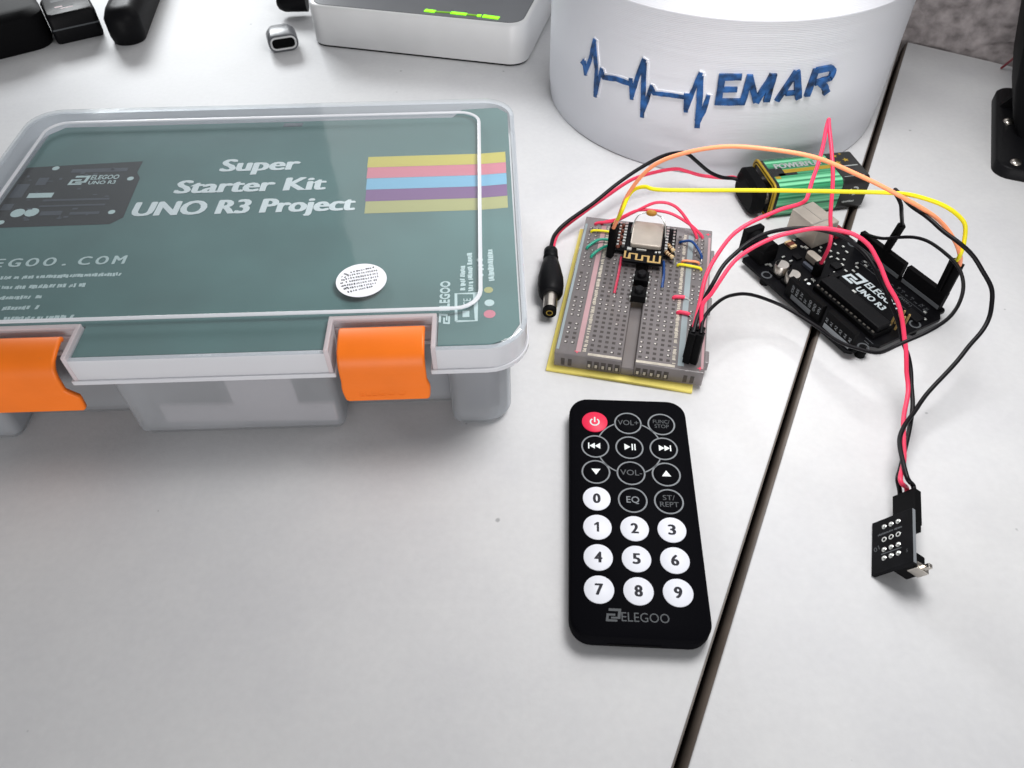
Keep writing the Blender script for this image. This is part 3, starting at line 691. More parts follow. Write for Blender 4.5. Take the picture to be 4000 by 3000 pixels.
for x0, y0, x1, y1 in ((-7.2, 19.2, -5.4, 20.8), (-3.4, 19.7, 0.6, 20.5), (4.2, 19.0, 5.0, 19.9), (5.5, 19.2, 6.4, 20.2)): part('chip_part', MB().box(x0, y0, 12.02, x1, y1, 12.6), M['solder'], wm, smooth=0)


cap = thing('disc_capacitor', 'ochre disc capacitor on thin bent leads arching behind the metal shield', 'capacitor', bbp(0, 36, 12), -12.346)
def loc_(pts, bx, by, bz): return [(x - bx, y - by, z - bz) for x, y, z in pts]
part('lead', MB().tube(curve(loc_([(-6.6, 31.0, 11.5), (-6.2, 33.5, 15), (-4.4, 36.4, 18.0), (-1.6, 38.0, 18.2)], 0, 36, 12), 6), 0.32, 8), M['solder'], cap)
part('lead', MB().tube(curve(loc_([(2.6, 37.6, 18.0), (5.2, 35.6, 18.0), (7.0, 33.0, 15.5), (7.6, 30.8, 11.5)], 0, 36, 12), 6), 0.32, 8), M['solder'], cap)
disc = bmesh.new(); bmesh.ops.create_uvsphere(disc, u_segments=20, v_segments=12, radius=1)
for v_ in disc.verts: v_.co = Vector((v_.co.x * 2.3 + 0.5, v_.co.y * 1.0 + 1.9, v_.co.z * 1.5 + 6.2)) * MM
me_ = bpy.data.meshes.new('disc_body'); disc.to_mesh(me_); disc.free()
part('disc_body', me_, M['ceramic'], cap, smooth=80)

def axial(name, label, x0, y0, x1, y1, z):
    t = thing(name, label, 'resistor', bbp((x0 + x1) / 2, (y0 + y1) / 2, z), -12.346 + math.degrees(math.atan2(y1 - y0, x1 - x0)), 'resistors beside the module')
    L = math.hypot(x1 - x0, y1 - y0)
    part('body', MB().tube([(x, 0, 0) for x in (-2.4, -2.2, -1.7, -1.2, 1.2, 1.7, 2.2, 2.4)], [0.5, 0.85, 0.95, 0.75, 0.75, 0.95, 0.85, 0.5], 14), M['resistor'], t, smooth=60)
    for x in (-1.6, -0.4, 0.6): part('colour_band', MB().tube([(x - 0.22, 0, 0), (x + 0.22, 0, 0)], 0.98 if x < -1 else 0.79, 14), M['brown'], t, smooth=30)
    part('lead', MB().tube([(-L / 2, 0, 8.4 - z), (-L / 2 + 0.2, 0, -0.4), (-L / 2 + 0.6, 0, 0), (-2.3, 0, 0)], 0.28, 8), M['solder'], t)
    part('lead', MB().tube([(2.3, 0, 0), (L / 2 - 0.6, 0, 0), (L / 2 - 0.2, 0, -0.4), (L / 2, 0, 8.4 - z)], 0.28, 8), M['solder'], t)
axial('resistor', 'tan resistor right of the metal shield, the one farther from the antenna', 8.2, 27.6, 12.6, 21.2, 11.8)
axial('resistor', 'tan resistor nearest the right end of the gold zigzag antenna', 7.6, 23.0, 12.6, 17.8, 11.4)

def tact(x, y, label):
    t = thing('push_button', label, 'push button', bbp(x, y, ZB), -12.346, 'push buttons on the breadboard')
    part('base', MB().prism(rrect(-2.9, -2.9, 2.9, 2.9, 0.4, 2), 0.1, 3.4), M['matte'], t, bevel=0.15)
    part('plunger', MB().lathe([(0.01, 3.4), (1.75, 3.4), (1.75, 4.9), (1.5, 5.2), (0.01, 5.2)], 0, 0, 24), M['black'], t, smooth=40)
    for sx in (-1, 1):
        for sy in (-1, 1): part('pin', MB().box(sx * 3.0 - 0.35, sy * 1.7 - 0.5, -0.2, sx * 3.0 + 0.35, sy * 1.7 + 0.5, 1.8), M['solder'], t, smooth=0)
tact(0.3, 4.6, 'black push button just below the antenna, upper of two on the breadboard')
tact(0.1, -5.0, 'black push button in the middle of the breadboard, lower of two')

# short solid jumper wires in the breadboard
def jumper(label, pts, m, bare=(0, 0), r=0.55, grp='short bridge wires in the breadboard'):
    P = [Vector(bbp(*p)) for p in pts]; o = P[0]
    t = thing('bridge_wire', label, 'wire', o, 0, grp)
    c = curve([p - o for p in P], 8); n_ = len(c); a, b = bare
    part('insulation', MB().tube(c[a:n_ - b], r, 10), M[m], t, smooth=70)
    if a: part('bare_end', MB().tube(c[:a + 1], 0.3, 8), M['solder'], t, smooth=70)
    if b: part('bare_end', MB().tube(c[n_ - b - 1:], 0.3, 8), M['solder'], t, smooth=70)
J = lambda x0, y0, x1, y1, h=1.0: [(x0, y0, 7.6), (x0 + (x1 - x0) * .06, y0 + (y1 - y0) * .06, ZB + 0.8), (x0 + (x1 - x0) * .5, y0 + (y1 - y0) * .5, ZB + 0.8 + h), (x0 + (x1 - x0) * .94, y0 + (y1 - y0) * .94, ZB + 0.8), (x1, y1, 7.6)]
jumper('short yellow wire lying left of the tall black plug', J(-23.6, 33.0, -14.6, 33.4, .4), 'w_yellow')
jumper('green wire nearer the yellow one, left of the tall black plug', [(-23.8, 21.6, 7.6), (-23.4, 22.0, 9.4), (-19.5, 26.0, 10.4), (-14.6, 27.6, 9.6), (-14.0, 27.6, 7.8)], 'w_green', r=0.6)
jumper('green wire farther from the yellow one, left of the tall black plug', [(-21.3, 16.2, 7.6), (-21.0, 16.6, 9.4), (-18.2, 20.0, 10.4), (-15.0, 24.0, 9.6), (-14.6, 24.4, 7.8)], 'w_green', r=0.6)
jumper('long red wire with painted shade running down from under the module', [(-9.2, 17.6, 8.0), (-9.1, 16.6, 9.4), (-9.0, 6, 9.8), (-9.3, -3.6, 9.3), (-9.4, -5.4, 7.8)], 'w_red_shaded', (0, 6))
jumper('long blue wire running down from under the module', [(8.2, 18.6, 8.0), (8.3, 17.6, 9.4), (8.9, 9, 9.8), (8.8, 3.0, 9.3), (9.0, 1.2, 7.8)], 'w_blue', (0, 6))
jumper('curved blue wire across the right rail below the red arches', [(14.0, 32.9, 7.6), (14.4, 32.5, 9.3), (18.6, 30.0, 12.0), (22.6, 24.4, 10.8), (23.6, 22.4, 8.0)], 'w_blue', (0, 3))
jumper('short orange wire lying across the right rail', J(15.6, 20.0, 22.4, 20.2, .3), 'w_orange')
jumper('short yellow wire lying across the right rail under the orange one', J(14.0, 17.6, 23.6, 16.6, .3), 'w_yellow')
jumper('short red wire across the right rail, the one nearer the module', [(13.6, -2.7, 7.8), (14.0, -2.6, 9.2), (16.2, -2.4, 9.5), (18.4, -2.3, 9.3), (20.9, -2.6, 8.0)], 'w_red', (4, 10), r=0.75)
jumper('short red wire across the right rail, the one nearer the four plugs', [(15.6, -10.8, 7.8), (16.2, -10.9, 9.2), (18.2, -11.2, 9.5), (20.0, -11.5, 9.3), (21.6, -12.4, 8.0)], 'w_red', (4, 7), r=0.75)
jumper('red wire arching highest over the metal shield', [(-22.6, 38.6, 7.8), (-21.6, 38.8, 9.4), (-14.0, 39.4, 11.2), (-6.0, 40.6, 16.4), (2.0, 42.6, 20.4), (10, 42.6, 19.4), (17.4, 39.8, 13.0), (20.6, 37.6, 9.2), (20.8, 37.2, 7.8)], 'w_red', r=0.65)
jumper('red wire arching just under the highest red arch', [(-20.0, 39.6, 7.8), (-19.0, 39.6, 9.6), (-13.4, 39.6, 12.0), (-5.6, 40.8, 16.6), (2.0, 41.6, 17.0), (9.0, 41.4, 16.4), (17.0, 40.0, 13.2), (22.4, 38.4, 9.6), (23.4, 38.0, 7.8)], 'w_red', r=0.65)

# ------------------------------------------------------------------ loose jumper cables with black plugs
def plug(t, base, top, o, w=2.5):
    b = Vector(base) - o; e = Vector(top) - o; d = (e - b); L = d.length
    q = d.to_track_quat('Z', 'X')
    ob = part('plug', MB().prism(rrect(-w / 2, -w / 2, w / 2, w / 2, 0.25, 2), 0, L).box(-0.32, -0.32, -5.0, 0.32, 0.32, 0.02), M['matte'], t, smooth=40)
    ob.matrix_local = Matrix.LocRotScale(b * MM, q, None)
    return ob
def wobble(P, seed):
    # the slight unevenness of a handled wire, fading out at both ends
    n_ = len(P); o = []
    for i, p in enumerate(P):
        k = min(1.0, i / 14, (n_ - 1 - i) / 14)
        o.append(p + Vector((noise.noise(Vector((i * .05, seed, 0))), noise.noise(Vector((i * .05, seed, 9))), noise.noise(Vector((i * .05, seed, 4))))) * 0.8 * k)
    return o
def cable(label, m, pts, plugs=(), r=0.75, grp='jumper cables between the boards'):  # path points come from image pixels cast to guessed heights
    o = Vector(pts[0]); t = thing('jumper_cable', label, 'cable', o, 0, grp)
    part('wire', MB().tube(wobble(curve([Vector(p) - o for p in pts], 12), len(pts)), r, 12), M[m], t, smooth=70)
    for a, b in plugs: plug(t, a, b, o)
    return t
# where the sensor board stands (its plug takes three of the cables)
S_BL = Vector((106.8, 108.7, 0.4)); S_TL = Vector((112.7, 126.4, 0.6)); S_BR = Vector((113.7, 106.3, 13.2))
S_Y = (S_TL - S_BL).normalized(); S_X = S_BR - S_BL; S_X = (S_X - S_Y * S_X.dot(S_Y)).normalized(); S_Z = S_X.cross(S_Y)
def senp(x, y, z): return tuple(S_BL + S_X * x + S_Y * y + S_Z * z)
UO = (97.3, 252.9); ua = math.radians(-63.4)
def unp(x, y, z):
    x *= .95; y *= .95
    return (UO[0] + x * math.cos(ua) - y * math.sin(ua), UO[1] + x * math.sin(ua) + y * math.cos(ua), z)
pl1b, pl1t = bbp(-13.8, 18.4, ZB), bbp(-13.6, 18.8, 22.5)
pl2b, pl2t = bbp(-13.7, 20.95, ZB), bbp(-13.5, 21.4, 22.5)
ue1b, ue1t = unp(63.2, 50.9, 12), unp(63.4, 50.2, 26.5)
ue2b, ue2t = unp(60.6, 50.9, 12), unp(60.4, 50.4, 26.5)
use_b, use_t = unp(31.4, 50.8, 12), unp(34.2, 49.4, 26.5)
cable('orange jumper cable arching from the breadboard over the battery to the long black socket', 'w_orange',
      [pl1t] + [(42.7, 249.0, 29.0), (45.9, 248.6, 41.0), (53.0, 247.0, 53.0), (63.3, 244.4, 60.5), (75.2, 240.9, 64.5), (88.6, 237.1, 66.0), (103.8, 233.1, 65.0), (118.3, 229.3, 61.0), (132.8, 224.4, 56.0), (145.4, 221.7, 50.0), (153.8, 220.3, 44.0), (159.8, 218.7, 38.0), (163.8, 218.2, 32.0)] + [(ue1t[0], ue1t[1], ue1t[2] - 1)], [(pl1b, pl1t), (ue1b, ue1t)])
cable('yellow jumper cable stretched almost straight across the green battery', 'w_yellow',
      [pl2t] + [(43.1, 246.5, 33.0), (46.4, 249.1, 40.0), (51.0, 247.1, 44.0), (57.2, 244.5, 45.0), (84.7, 238.5, 48.0), (115.2, 231.3, 52.0), (134.7, 227.2, 53.5), (145.6, 225.0, 52.5), (153.9, 222.9, 50.0), (159.7, 221.7, 46.0), (161.9, 220.1, 42.0), (162.8, 218.5, 37.0), (163.2, 217.9, 32.0)] + [(ue2t[0], ue2t[1], ue2t[2] - 1)], [(pl2b, pl2t), (ue2b, ue2t)])
# four plugs in the right rail
hp = [bbp(20.5, -33.2, ZB), bbp(23.1, -33.2, ZB), bbp(20.5, -35.8, ZB), bbp(23.1, -35.8, ZB)]
ht = [bbp(20.7, -32.6, 22.5), bbp(23.3, -32.6, 22.5), bbp(20.7, -35.2, 22.5), bbp(23.3, -35.2, 22.5)]
cable('red jumper cable folded to a sharp peak in front of the white pot', 'w_red',
      [ht[0]] + [(67.3, 202.2, 27.0), (70.9, 212.6, 33.0), (77.9, 220.7, 39.0), (86.5, 226.0, 43.0), (96.9, 229.9, 45.0), (105.6, 233.2, 45.5), (110.2, 238.1, 46.0), (114.8, 248.5, 48.0), (119.7, 260.9, 52.0), (122.6, 269.0, 55.0), (123.8, 272.4, 56.2), (123.7, 270.0, 55.8), (123.4, 262.5, 52.0), (123.1, 254.5, 47.0), (122.8, 247.2, 41.0), (122.5, 240.2, 34.0), (123.0, 236.6, 28.0), (124.1, 237.0, 21.0)] + [(125.9, 241.8, 10.0)], [(hp[0], ht[0])])
redb = [(67.0, 198.6, 27.0), (69.3, 201.2, 30.0), (72.4, 204.3, 33.0), (80.1, 211.0, 38.0), (92.4, 216.7, 43.0), (102.0, 218.1, 45.0), (111.4, 217.9, 46.0), (118.7, 216.0, 45.5), (124.2, 212.1, 43.0), (127.3, 206.6, 40.0), (129.9, 200.3, 36.0), (133.1, 194.4, 31.0), (135.0, 186.5, 24.0), (135.6, 182.8, 21.0), (135.1, 176.7, 17.0), (134.3, 170.7, 14.0), (131.9, 163.2, 12.5), (128.3, 153.7, 11.5), (125.3, 146.0, 11.0), (122.6, 139.2, 11.2), (121.2, 134.8, 11.5)] + [senp(10.3, 29.5, -3.0), senp(10.3, 25.0, -3.0)]
cable('red jumper cable bowing over the black board down to the small sensor', 'w_red', [ht[1]] + redb, [(hp[1], ht[1])])
cable('black jumper cable running beside the bowing red one down to the sensor', 'w_black',
      [ht[2]] + [(67.9, 202.2, 27.0), (73.5, 208.7, 32.0), (79.2, 215.7, 35.0), (84.7, 220.4, 37.0), (92.7, 224.4, 39.0), (100.4, 226.1, 40.0), (109.8, 224.0, 41.0), (118.6, 220.1, 40.5), (124.9, 215.3, 38.0), (128.2, 208.3, 35.5), (130.2, 203.8, 33.0), (132.0, 198.2, 29.5), (134.2, 191.9, 25.5), (135.8, 186.1, 21.0), (137.3, 182.3, 18.0), (137.7, 178.1, 15.5), (136.5, 171.6, 13.0), (134.9, 164.4, 11.0), (131.8, 156.3, 9.5), (127.9, 149.0, 8.6), (123.6, 141.8, 9.0), (121.5, 137.2, 9.0)] + [senp(7.8, 29.5, -3.0), senp(7.8, 25.0, -3.0)], [(hp[2], ht[2])])
cable('thin black jumper cable lying across the black board and looping round its far side', 'w_black',
      [ht[3]] + [(67.6, 195.3, 24.5), (72.3, 201.8, 25.0), (78.2, 206.9, 24.5), (84.7, 210.3, 22.5), (93.2, 212.2, 19.0), (101.8, 211.0, 16.0), (110.5, 200.7, 15.5), (115.1, 191.9, 17.0), (119.1, 184.1, 20.0), (123.1, 178.4, 24.0), (128.5, 178.0, 28.0), (137.6, 180.7, 31.0), (147.7, 186.9, 32.5), (155.4, 196.5, 32.5), (159.6, 205.7, 32.0), (161.2, 216.8, 31.0), (160.2, 230.3, 28.0), (156.9, 238.5, 25.0), (152.2, 243.4, 22.0), (149.4, 246.9, 18.5)] + [unp(19.0, 50.6, 12)], [(hp[3], ht[3])], r=0.65)
cable('black jumper cable in a big loop right of the black board, ending at the sensor', 'w_black',
      [use_t] + [(151.2, 242.9, 31.5), (146.2, 238.5, 40.0), (142.6, 237.9, 45.0), (141.4, 238.4, 46.5), (141.7, 238.8, 47.0), (142.1, 235.1, 47.5), (142.9, 227.9, 48.0), (145.4, 220.6, 48.5), (149.0, 214.3, 48.0), (153.0, 208.2, 46.5), (157.8, 203.5, 43.0), (161.8, 199.7, 39.0), (164.0, 195.4, 35.0), (164.0, 190.8, 30.0), (160.6, 185.8, 25.5), (155.8, 181.4, 21.5), (149.9, 176.6, 17.5), (143.0, 171.0, 14.0), (138.2, 166.6, 12.5), (133.4, 161.0, 12.2), (128.4, 155.4, 12.0), (125.5, 150.5, 12.2), (123.5, 142.9, 12.5), (122.7, 135.8, 12.5)] + [senp(12.8, 29.5, -3.0), senp(12.8, 25.0, -3.0)], [(use_b, use_t)])
# ------------------------------------------------------------------ battery, its snap lead
bat = thing('battery', 'nine volt block battery in striped green foil with a black end, lying on its side', 'battery', (137.0, 300.6, 0.1), 9.0)
HX, HY, HZ = 22.3, 12.0, 16.6                     # half length, half width, height
bprof = lambda x0, x1: (x0, x1)
def slab(x0, x1, g=0.0, r=3.2):
    m_ = MB(); p = rrect(-HY - g, 0.02 - g, HY + g, HZ + g, r, 5); n_ = len(p)
    m_.add([(x0, y, z) for y, z in p] + [(x1, y, z) for y, z in p], [tuple(range(n_))[::-1], tuple(range(n_, 2 * n_))] + [(i, (i + 1) % n_, n_ + (i + 1) % n_, n_ + i) for i in range(n_)])
    return m_
part('green_wrap', slab(-HX + 2.2, HX - 13.0), M['green'], bat, smooth=40)
part('black_wrap', slab(HX - 12.99, HX), M['bat_black'], bat, smooth=40, bevel=0.5)
part('black_wrap', slab(-HX, -HX + 2.19, 0.02), M['bat_black'], bat, smooth=40)
def loop_yz(x, g, r): return [(x, y, z) for y, z in rrect(-HY - g, 0.1 - g * .2, HY + g, HZ + g, r, 5)]
lp = loop_yz(-HX, 0.25, 3.3); lp2 = loop_yz(-HX - 0.4, -1.0, 2.6)
part('crimped_rim', merge(MB().tube(lp + [lp[0]], 0.62, 8), MB().tube(lp2 + [lp2[0]], 0.35, 8)), M['bat_gold'], bat, smooth=60)
part('black_band', MB().rect(-HX + 2.2, -3.6, -HX + 8.0, 2.5, HZ + 0.06).rect(-HX + 5, -3.6, -HX + 13.5, -1.8, HZ + 0.06), M['bat_black'], bat, smooth=0)
part('gold_band', MB().rect(-HX + 6.5, -1.7, HX - 14.0, 1.0, HZ + 0.04).rect(-HX + 2.6, -5.6, -HX + 5.0, -3.7, HZ + 0.05), M['bat_gold'], bat, smooth=0)
part('battery_lettering', heavy('POWERFUL', -HX + 5.6, 2.1, HZ + 0.08, 3.6, 21.5, fat=0.45), M['bat_grey'], bat, smooth=0)
st = MB()
def star(x, y, r): return [(x + (r if k % 2 == 0 else r * .42) * math.cos(math.radians(90 + 36 * k)), y + (r if k % 2 == 0 else r * .42) * math.sin(math.radians(90 + 36 * k))) for k in range(10)]
for x, y, r in ((13.2, 7.2, 1.7), (17.0, 3.4, 1.7), (12.6, 1.8, 1.7), (16.4, 8.4, 0.9)): st.flat(star(x, y, r), HZ + 0.08)
part('gold_star', st, M['bat_gold'], bat, smooth=0)
part('white_line', MB().rect(11, -1.6, 20.5, -0.9, HZ + 0.08).rect(10.5, -9.3, 20, -9.0, HZ + 0.04), M['bat_grey'], bat, smooth=0)
rc = merge(MB().ring(0, 0, 1.9, 0.8, 0, 20, 110), MB().ring(0, 0, 1.9, 0.8, 0, 140, 230), MB().ring(0, 0, 1.9, 0.8, 0, 260, 350))
o_ = part('recycling_sign', rc, M['bat_grey'], bat, smooth=0)
o_.matrix_local = Matrix.Translation(Vector((15.6, -HY - 0.06, 10.6)) * MM) @ Matrix.Rotation(math.radians(90), 4, 'X')
o_ = part('battery_lettering', scribble(0, 0, 5.4, 0, 1.2, 0, seed=4), M['bat_grey'], bat, smooth=0)
o_.matrix_local = Matrix.Translation(Vector((11.6, -HY - 0.06, 5.2)) * MM) @ Matrix.Rotation(math.radians(90), 4, 'X')

def batp(x, y, z):
    a = math.radians(9.0); return Vector((137.0 + x * math.cos(a) - y * math.sin(a), 300.6 + x * math.sin(a) + y * math.cos(a), z))
snap = thing('battery_snap', 'black battery snap with red and black leads ending in a barrel plug', 'battery snap', (137.0, 300.6, 0.1), 9.0)
cp_ = MB(); ring_ = rrect(-11.2, 0.6, 11.2, 15.8, 5.5, 6); ring2 = rrect(-9.4, 2.0, 9.4, 14.2, 4.5, 6); n_ = len(ring_)
cp_.add([(-HX - 3.0, y, z) for y, z in ring_] + [(-HX - 7.0, y, z) for y, z in ring_] + [(-HX - 8.6, y, z) for y, z in ring2],
        [tuple(range(n_)), tuple(range(2 * n_, 3 * n_))[::-1]] + [(i, n_ + i, n_ + (i + 1) % n_, (i + 1) % n_) for i in range(n_)] + [(n_ + i, 2 * n_ + i, 2 * n_ + (i + 1) % n_, n_ + (i + 1) % n_) for i in range(n_)])
fix_normals(part('snap_cap', cp_, M['matte'], snap, smooth=40))
for y in (-6.3, 6.3): part('snap_stud', MB().tube([(-HX - 3.2, y, 8.2), (-HX - 0.5, y, 8.2)], 3.0, 18), M['metal'], snap, smooth=40)
inv = Matrix.Translation(Vector((137.0, 300.6, 0.1))) @ Matrix.Rotation(math.radians(9), 4, 'Z'); inv = inv.inverted()
toS = lambda pts: [inv @ Vector(p) for p in pts]
s0 = batp(-HX - 6, 1.5, 9.0); s1 = batp(-HX - 6, -1.5, 8.2)
part('black_lead', MB().tube(curve(toS([tuple(s0)] + [(104.6, 304.2, 9.0), (98.0, 304.3, 10.0), (91.5, 304.4, 13.0), (84.8, 305.8, 18.0), (81.0, 306.0, 21.0), (76.7, 305.2, 22.5), (68.2, 301.6, 23.0), (57.3, 295.1, 21.0), (46.6, 287.5, 18.0), (36.2, 279.7, 14.0), (24.7, 272.8, 9.5), (19.5, 267.2, 7.5), (17.7, 261.5, 6.5), (17.1, 256.6, 6.2)]), 10), 0.85, 12), M['w_black'], snap, smooth=70)
part('red_lead', MB().tube(curve(toS([tuple(s1)] + [(105.0, 305.7, 8.5), (98.9, 306.9, 8.0), (89.2, 307.6, 9.0), (81.5, 308.5, 11.0), (77.1, 308.6, 12.0), (68.1, 305.8, 12.5), (55.9, 300.5, 12.0), (43.5, 290.1, 10.5), (30.4, 279.1, 8.0), (22.4, 272.0, 6.0), (19.5, 266.0, 5.4), (18.1, 257.3, 5.6)]), 10), 0.8, 12), M['w_red'], snap, smooth=70)
# barrel plug
p0 = Vector((17.3, 258.4, 6.0)); p1 = Vector((15.9, 229.7, 5.6)); p2 = Vector((15.1, 220.4, 5.2))
dv = (p1 - p0).normalized(); L1 = (p1 - p0).length
prof = [(0, 2.3), (0.6, 2.9), (3.4, 3.0), (3.9, 2.7), (4.6, 2.7), (5.0, 3.2), (5.8, 3.2), (6.2, 2.8), (7.0, 2.8), (7.6, 3.3), (12, 4.2), (18, 5.2), (23, 5.35), (27, 4.9), (L1 - 0.5, 4.3), (L1, 3.6)]
part('barrel_plug', MB().tube(toS([p0 + dv * t for t, r in prof]), [r for t, r in prof], 28), M['black'], snap, smooth=50)
tipd = (p2 - p1).normalized(); LT = (p2 - p1).length
tip = part('plug_tip', MB().tube(toS([p1 - dv * 0.2, p1 + tipd * (LT * 0.8)]), 2.75, 28), M['metal'], snap, smooth=40)
part('plug_ring', MB().tube(toS([p1 + tipd * (LT * 0.8), p1 + tipd * LT]), [2.76, 2.7], 28), M['matte'], tip, smooth=40)
part('plug_hole', MB().tube(toS([p1 + tipd * (LT - 0.5), p1 + tipd * (LT + 0.04)]), 1.35, 20), M['bat_gold'], tip, smooth=40)
part('plug_hole', MB().tube(toS([p1 + tipd * (LT - 0.5), p1 + tipd * (LT + 0.08)]), 1.0, 20), M['gap'], tip, smooth=40)

# ------------------------------------------------------------------ microcontroller board
un = thing('microcontroller_board', 'black microcontroller board with silver USB socket, long black sockets and white lettering', 'circuit board', (97.3, 252.9, 0), -63.4)
un.scale = (.95, .95, .95)
ZP = 4.6
out = [(0.8, 0), (64.0, 0), (66.0, 1.9), (66.0, 11.4), (68.6, 14.0), (68.6, 47.0), (66.0, 49.6), (66.0, 52.4), (65.0, 53.3), (0.8, 53.3), (0, 52.5), (0, 0.8)]
pc = part('circuit_board', MB().prism(out, 3.0, ZP), M['pcb'], un, smooth=0, bevel=0.15)
ft = MB()
for x, y in ((14, 2.5), (15.2, 50.8), (66, 7.6), (66, 35.5)): ft.prism(rrect(x - 2, y - 2, x + 2, y + 2, 1.9), 0.0, 2.99)
part('solder_leg', ft, M['matte'], un, smooth=40)
mh = MB()
for x, y in ((14, 2.5), (15.2, 50.8), (66.0, 35.5), (66.0, 7.6)): mh.ring(x, y, 2.0, 0.7, ZP + 0.03)
part('screw_pad', mh, M['ink_dim'], un, smooth=0)
# USB socket
us = MB().box(-7.6, 31.6, ZP + 0.02, 9.4, 43.9, 15.6)
usb = part('usb_socket', us, M['tin'], un, smooth=0, bevel=0.5)
part('socket_seam', MB().box(5.4, 31.9, 15.61, 6.1, 43.4, 15.75).box(-7.0, 37.3, 15.61, 5.0, 37.6, 15.7), M['metal'], usb, smooth=0)
part('socket_mouth', MB().box(-7.75, 33.0, 6.2, -7.5, 42.5, 14.4), M['matte'], usb, smooth=0)
# power jack: square mouth block and round barrel
jk = part('power_jack', MB().box(-6.6, 3.4, ZP + 0.02, -3.2, 13.0, 15.2).box(-3.19, 3.8, ZP + 0.02, 7.8, 12.6, 11.2), M['matte'], un, smooth=0, bevel=0.5)
part('jack_barrel', MB().tube([(-3.1, 8.2, 10.6), (7.6, 8.2, 10.6)], 4.2, 24), M['matte'], jk, smooth=50)
# female headers
def header(x0, n_, y0, label=None):
    h = part('pin_socket', MB().box(x0, y0, ZP + 0.02, x0 + n_ * 2.54, y0 + 2.5, ZP + 8.5), M['matte'], un, smooth=0, bevel=0.15, label=label)
    hm = MB()
    for k in range(n_): hm.rect(x0 + k * 2.54 + 0.77, y0 + 0.75, x0 + k * 2.54 + 1.77, y0 + 1.75, ZP + 8.53)
    part('socket_holes', hm, M['gap'], h, smooth=0)
    return h
h1 = header(17.4, 10, 49.55); h2 = header(44.2, 8, 49.55); h3 = header(26.6, 8, 1.27); h4 = header(49.4, 6, 1.27)
part('label_strip', MB().box(17.8, 49.40, ZP + 0.6, 42.5, 49.54, ZP + 2.4), M['ink_dim'], h1, smooth=0)
part('label_strip', MB().box(44.6, 49.40, ZP + 0.6, 64.3, 49.54, ZP + 2.4), M['ink_dim'], h2, smooth=0)
part('label_strip', MB().box(30.5, 1.12, ZP + 0.3, 42.0, 1.26, ZP + 2.6), M['ink_dim'], h3, smooth=0)
part('label_strip', MB().box(50.0, 1.12, ZP + 0.3, 64.2, 1.26, ZP + 2.6), M['ink_grey'], h4, smooth=0)
for hh, tx, x in ((h4, ['A0', 'A1', 'A2', 'A3', 'A4', 'A5'], 49.4), (h3, ['', 'IOREF', 'RES', '3.3V', '5V', 'GND', 'GND', 'VIN'], 26.6)):
    lm = MB()
    for k, t_ in enumerate(tx):
        if t_: lm = merge(lm, glyphs(t_, 0, -(x + k * 2.54 + 1.9), 0, 1.3, None if len(t_) < 3 else 3.6))
    o_ = part('socket_lettering', lm, M['ink_grey'], hh, smooth=0)
    # letters stand on the outer side face, reading upward
    o_.matrix_local = Matrix(((0, -1, 0, 0), (0, 0, -1, 1.2 * MM), (1, 0, 0, (ZP + 3.4) * MM), (0, 0, 0, 1)))
# chip in its socket
so = part('chip_socket', MB().box(30.4, 13.4, ZP + 0.02, 64.6, 24.0, 7.0), M['matte'], un, smooth=0, bevel=0.2)
ch = part('chip', MB().prism([(31, 15.4), (64, 15.4), (64, 22.2), (31, 22.2)], 7.1, 9.8), M['black'], un, smooth=0, bevel=0.3)
cpn = MB()
for k in range(14):
    for y in (14.2, 23.0): cpn.box(32.0 + k * 2.39 - 0.6, y - 0.35, 7.02, 32.0 + k * 2.39 + 0.6, y + 0.35, 7.7)
part('chip_pin', cpn, M['metal'], ch, smooth=0)
for x in (16.0, 23.2):
    c_ = part('electrolytic_capacitor', MB().lathe([(0.01, ZP), (3.1, ZP), (3.1, ZP + 4.9), (2.8, ZP + 5.4), (0.01, ZP + 5.4)], x, 7.8, 28), M['metal'], un, smooth=40)
    part('base', MB().prism(rrect(x - 3.3, 4.5, x + 3.3, 11.1, 0.6, 2), ZP + 0.02, ZP + 1.4), M['matte'], c_, smooth=0)
    part('polarity_mark', MB().flat([(x + 2.75 * math.cos(math.radians(a)), 7.8 + 2.75 * math.sin(math.radians(a))) for a in range(150, 271, 12)], ZP + 5.43), M['matte'], c_, smooth=0)
part('crystal', MB().prism(rrect(12.2, 24.6, 21.8, 28.2, 1.7, 5), ZP + 0.02, ZP + 3.3), M['tin'], un, smooth=40, bevel=0.3)
part('crystal', MB().prism(rrect(15.6, 20.4, 23.6, 22.0, 0.8, 4), ZP + 0.02, ZP + 1.6), M['print_mid'], un, smooth=40, bevel=0.3)
part('fuse', MB().box(0.6, 23.4, ZP + 0.02, 5.4, 26.6, ZP + 1.2), M['resistor'], un, smooth=0, bevel=0.1)
part('fuse', MB().box(1.8, 23.3, ZP + 0.3, 4.2, 26.7, ZP + 1.3), M['brown'], un, smooth=0, bevel=0.1)
rn = random.Random(11)
sp = [(3.3, 14.1), (5.0, 11.8), (8.7, 6.8), (10.0, 7.8), (8.0, 16.7), (1.0, 28.8), (6.6, 28.6), (8.0, 29.6), (25.2, 32.9), (28.0, 34.3), (26.7, 41.8), (27.1, 28.8), (14.8, 37.8), (18, 35), (17.5, 39.5), (20.5, 36.6), (22, 38.8), (24.4, 35.6), (12.5, 33.5), (10.6, 36.0), (12.0, 43.0), (15.0, 45.0), (29.8, 44.0), (27.5, 46.0), (18.6, 43.6), (26.2, 17.5), (24.8, 14.6), (66, 41), (63, 44.2), (40, 27.4), (28.5, 40.2), (29.6, 37.2), (10.5, 13), (12.0, 17.5)]
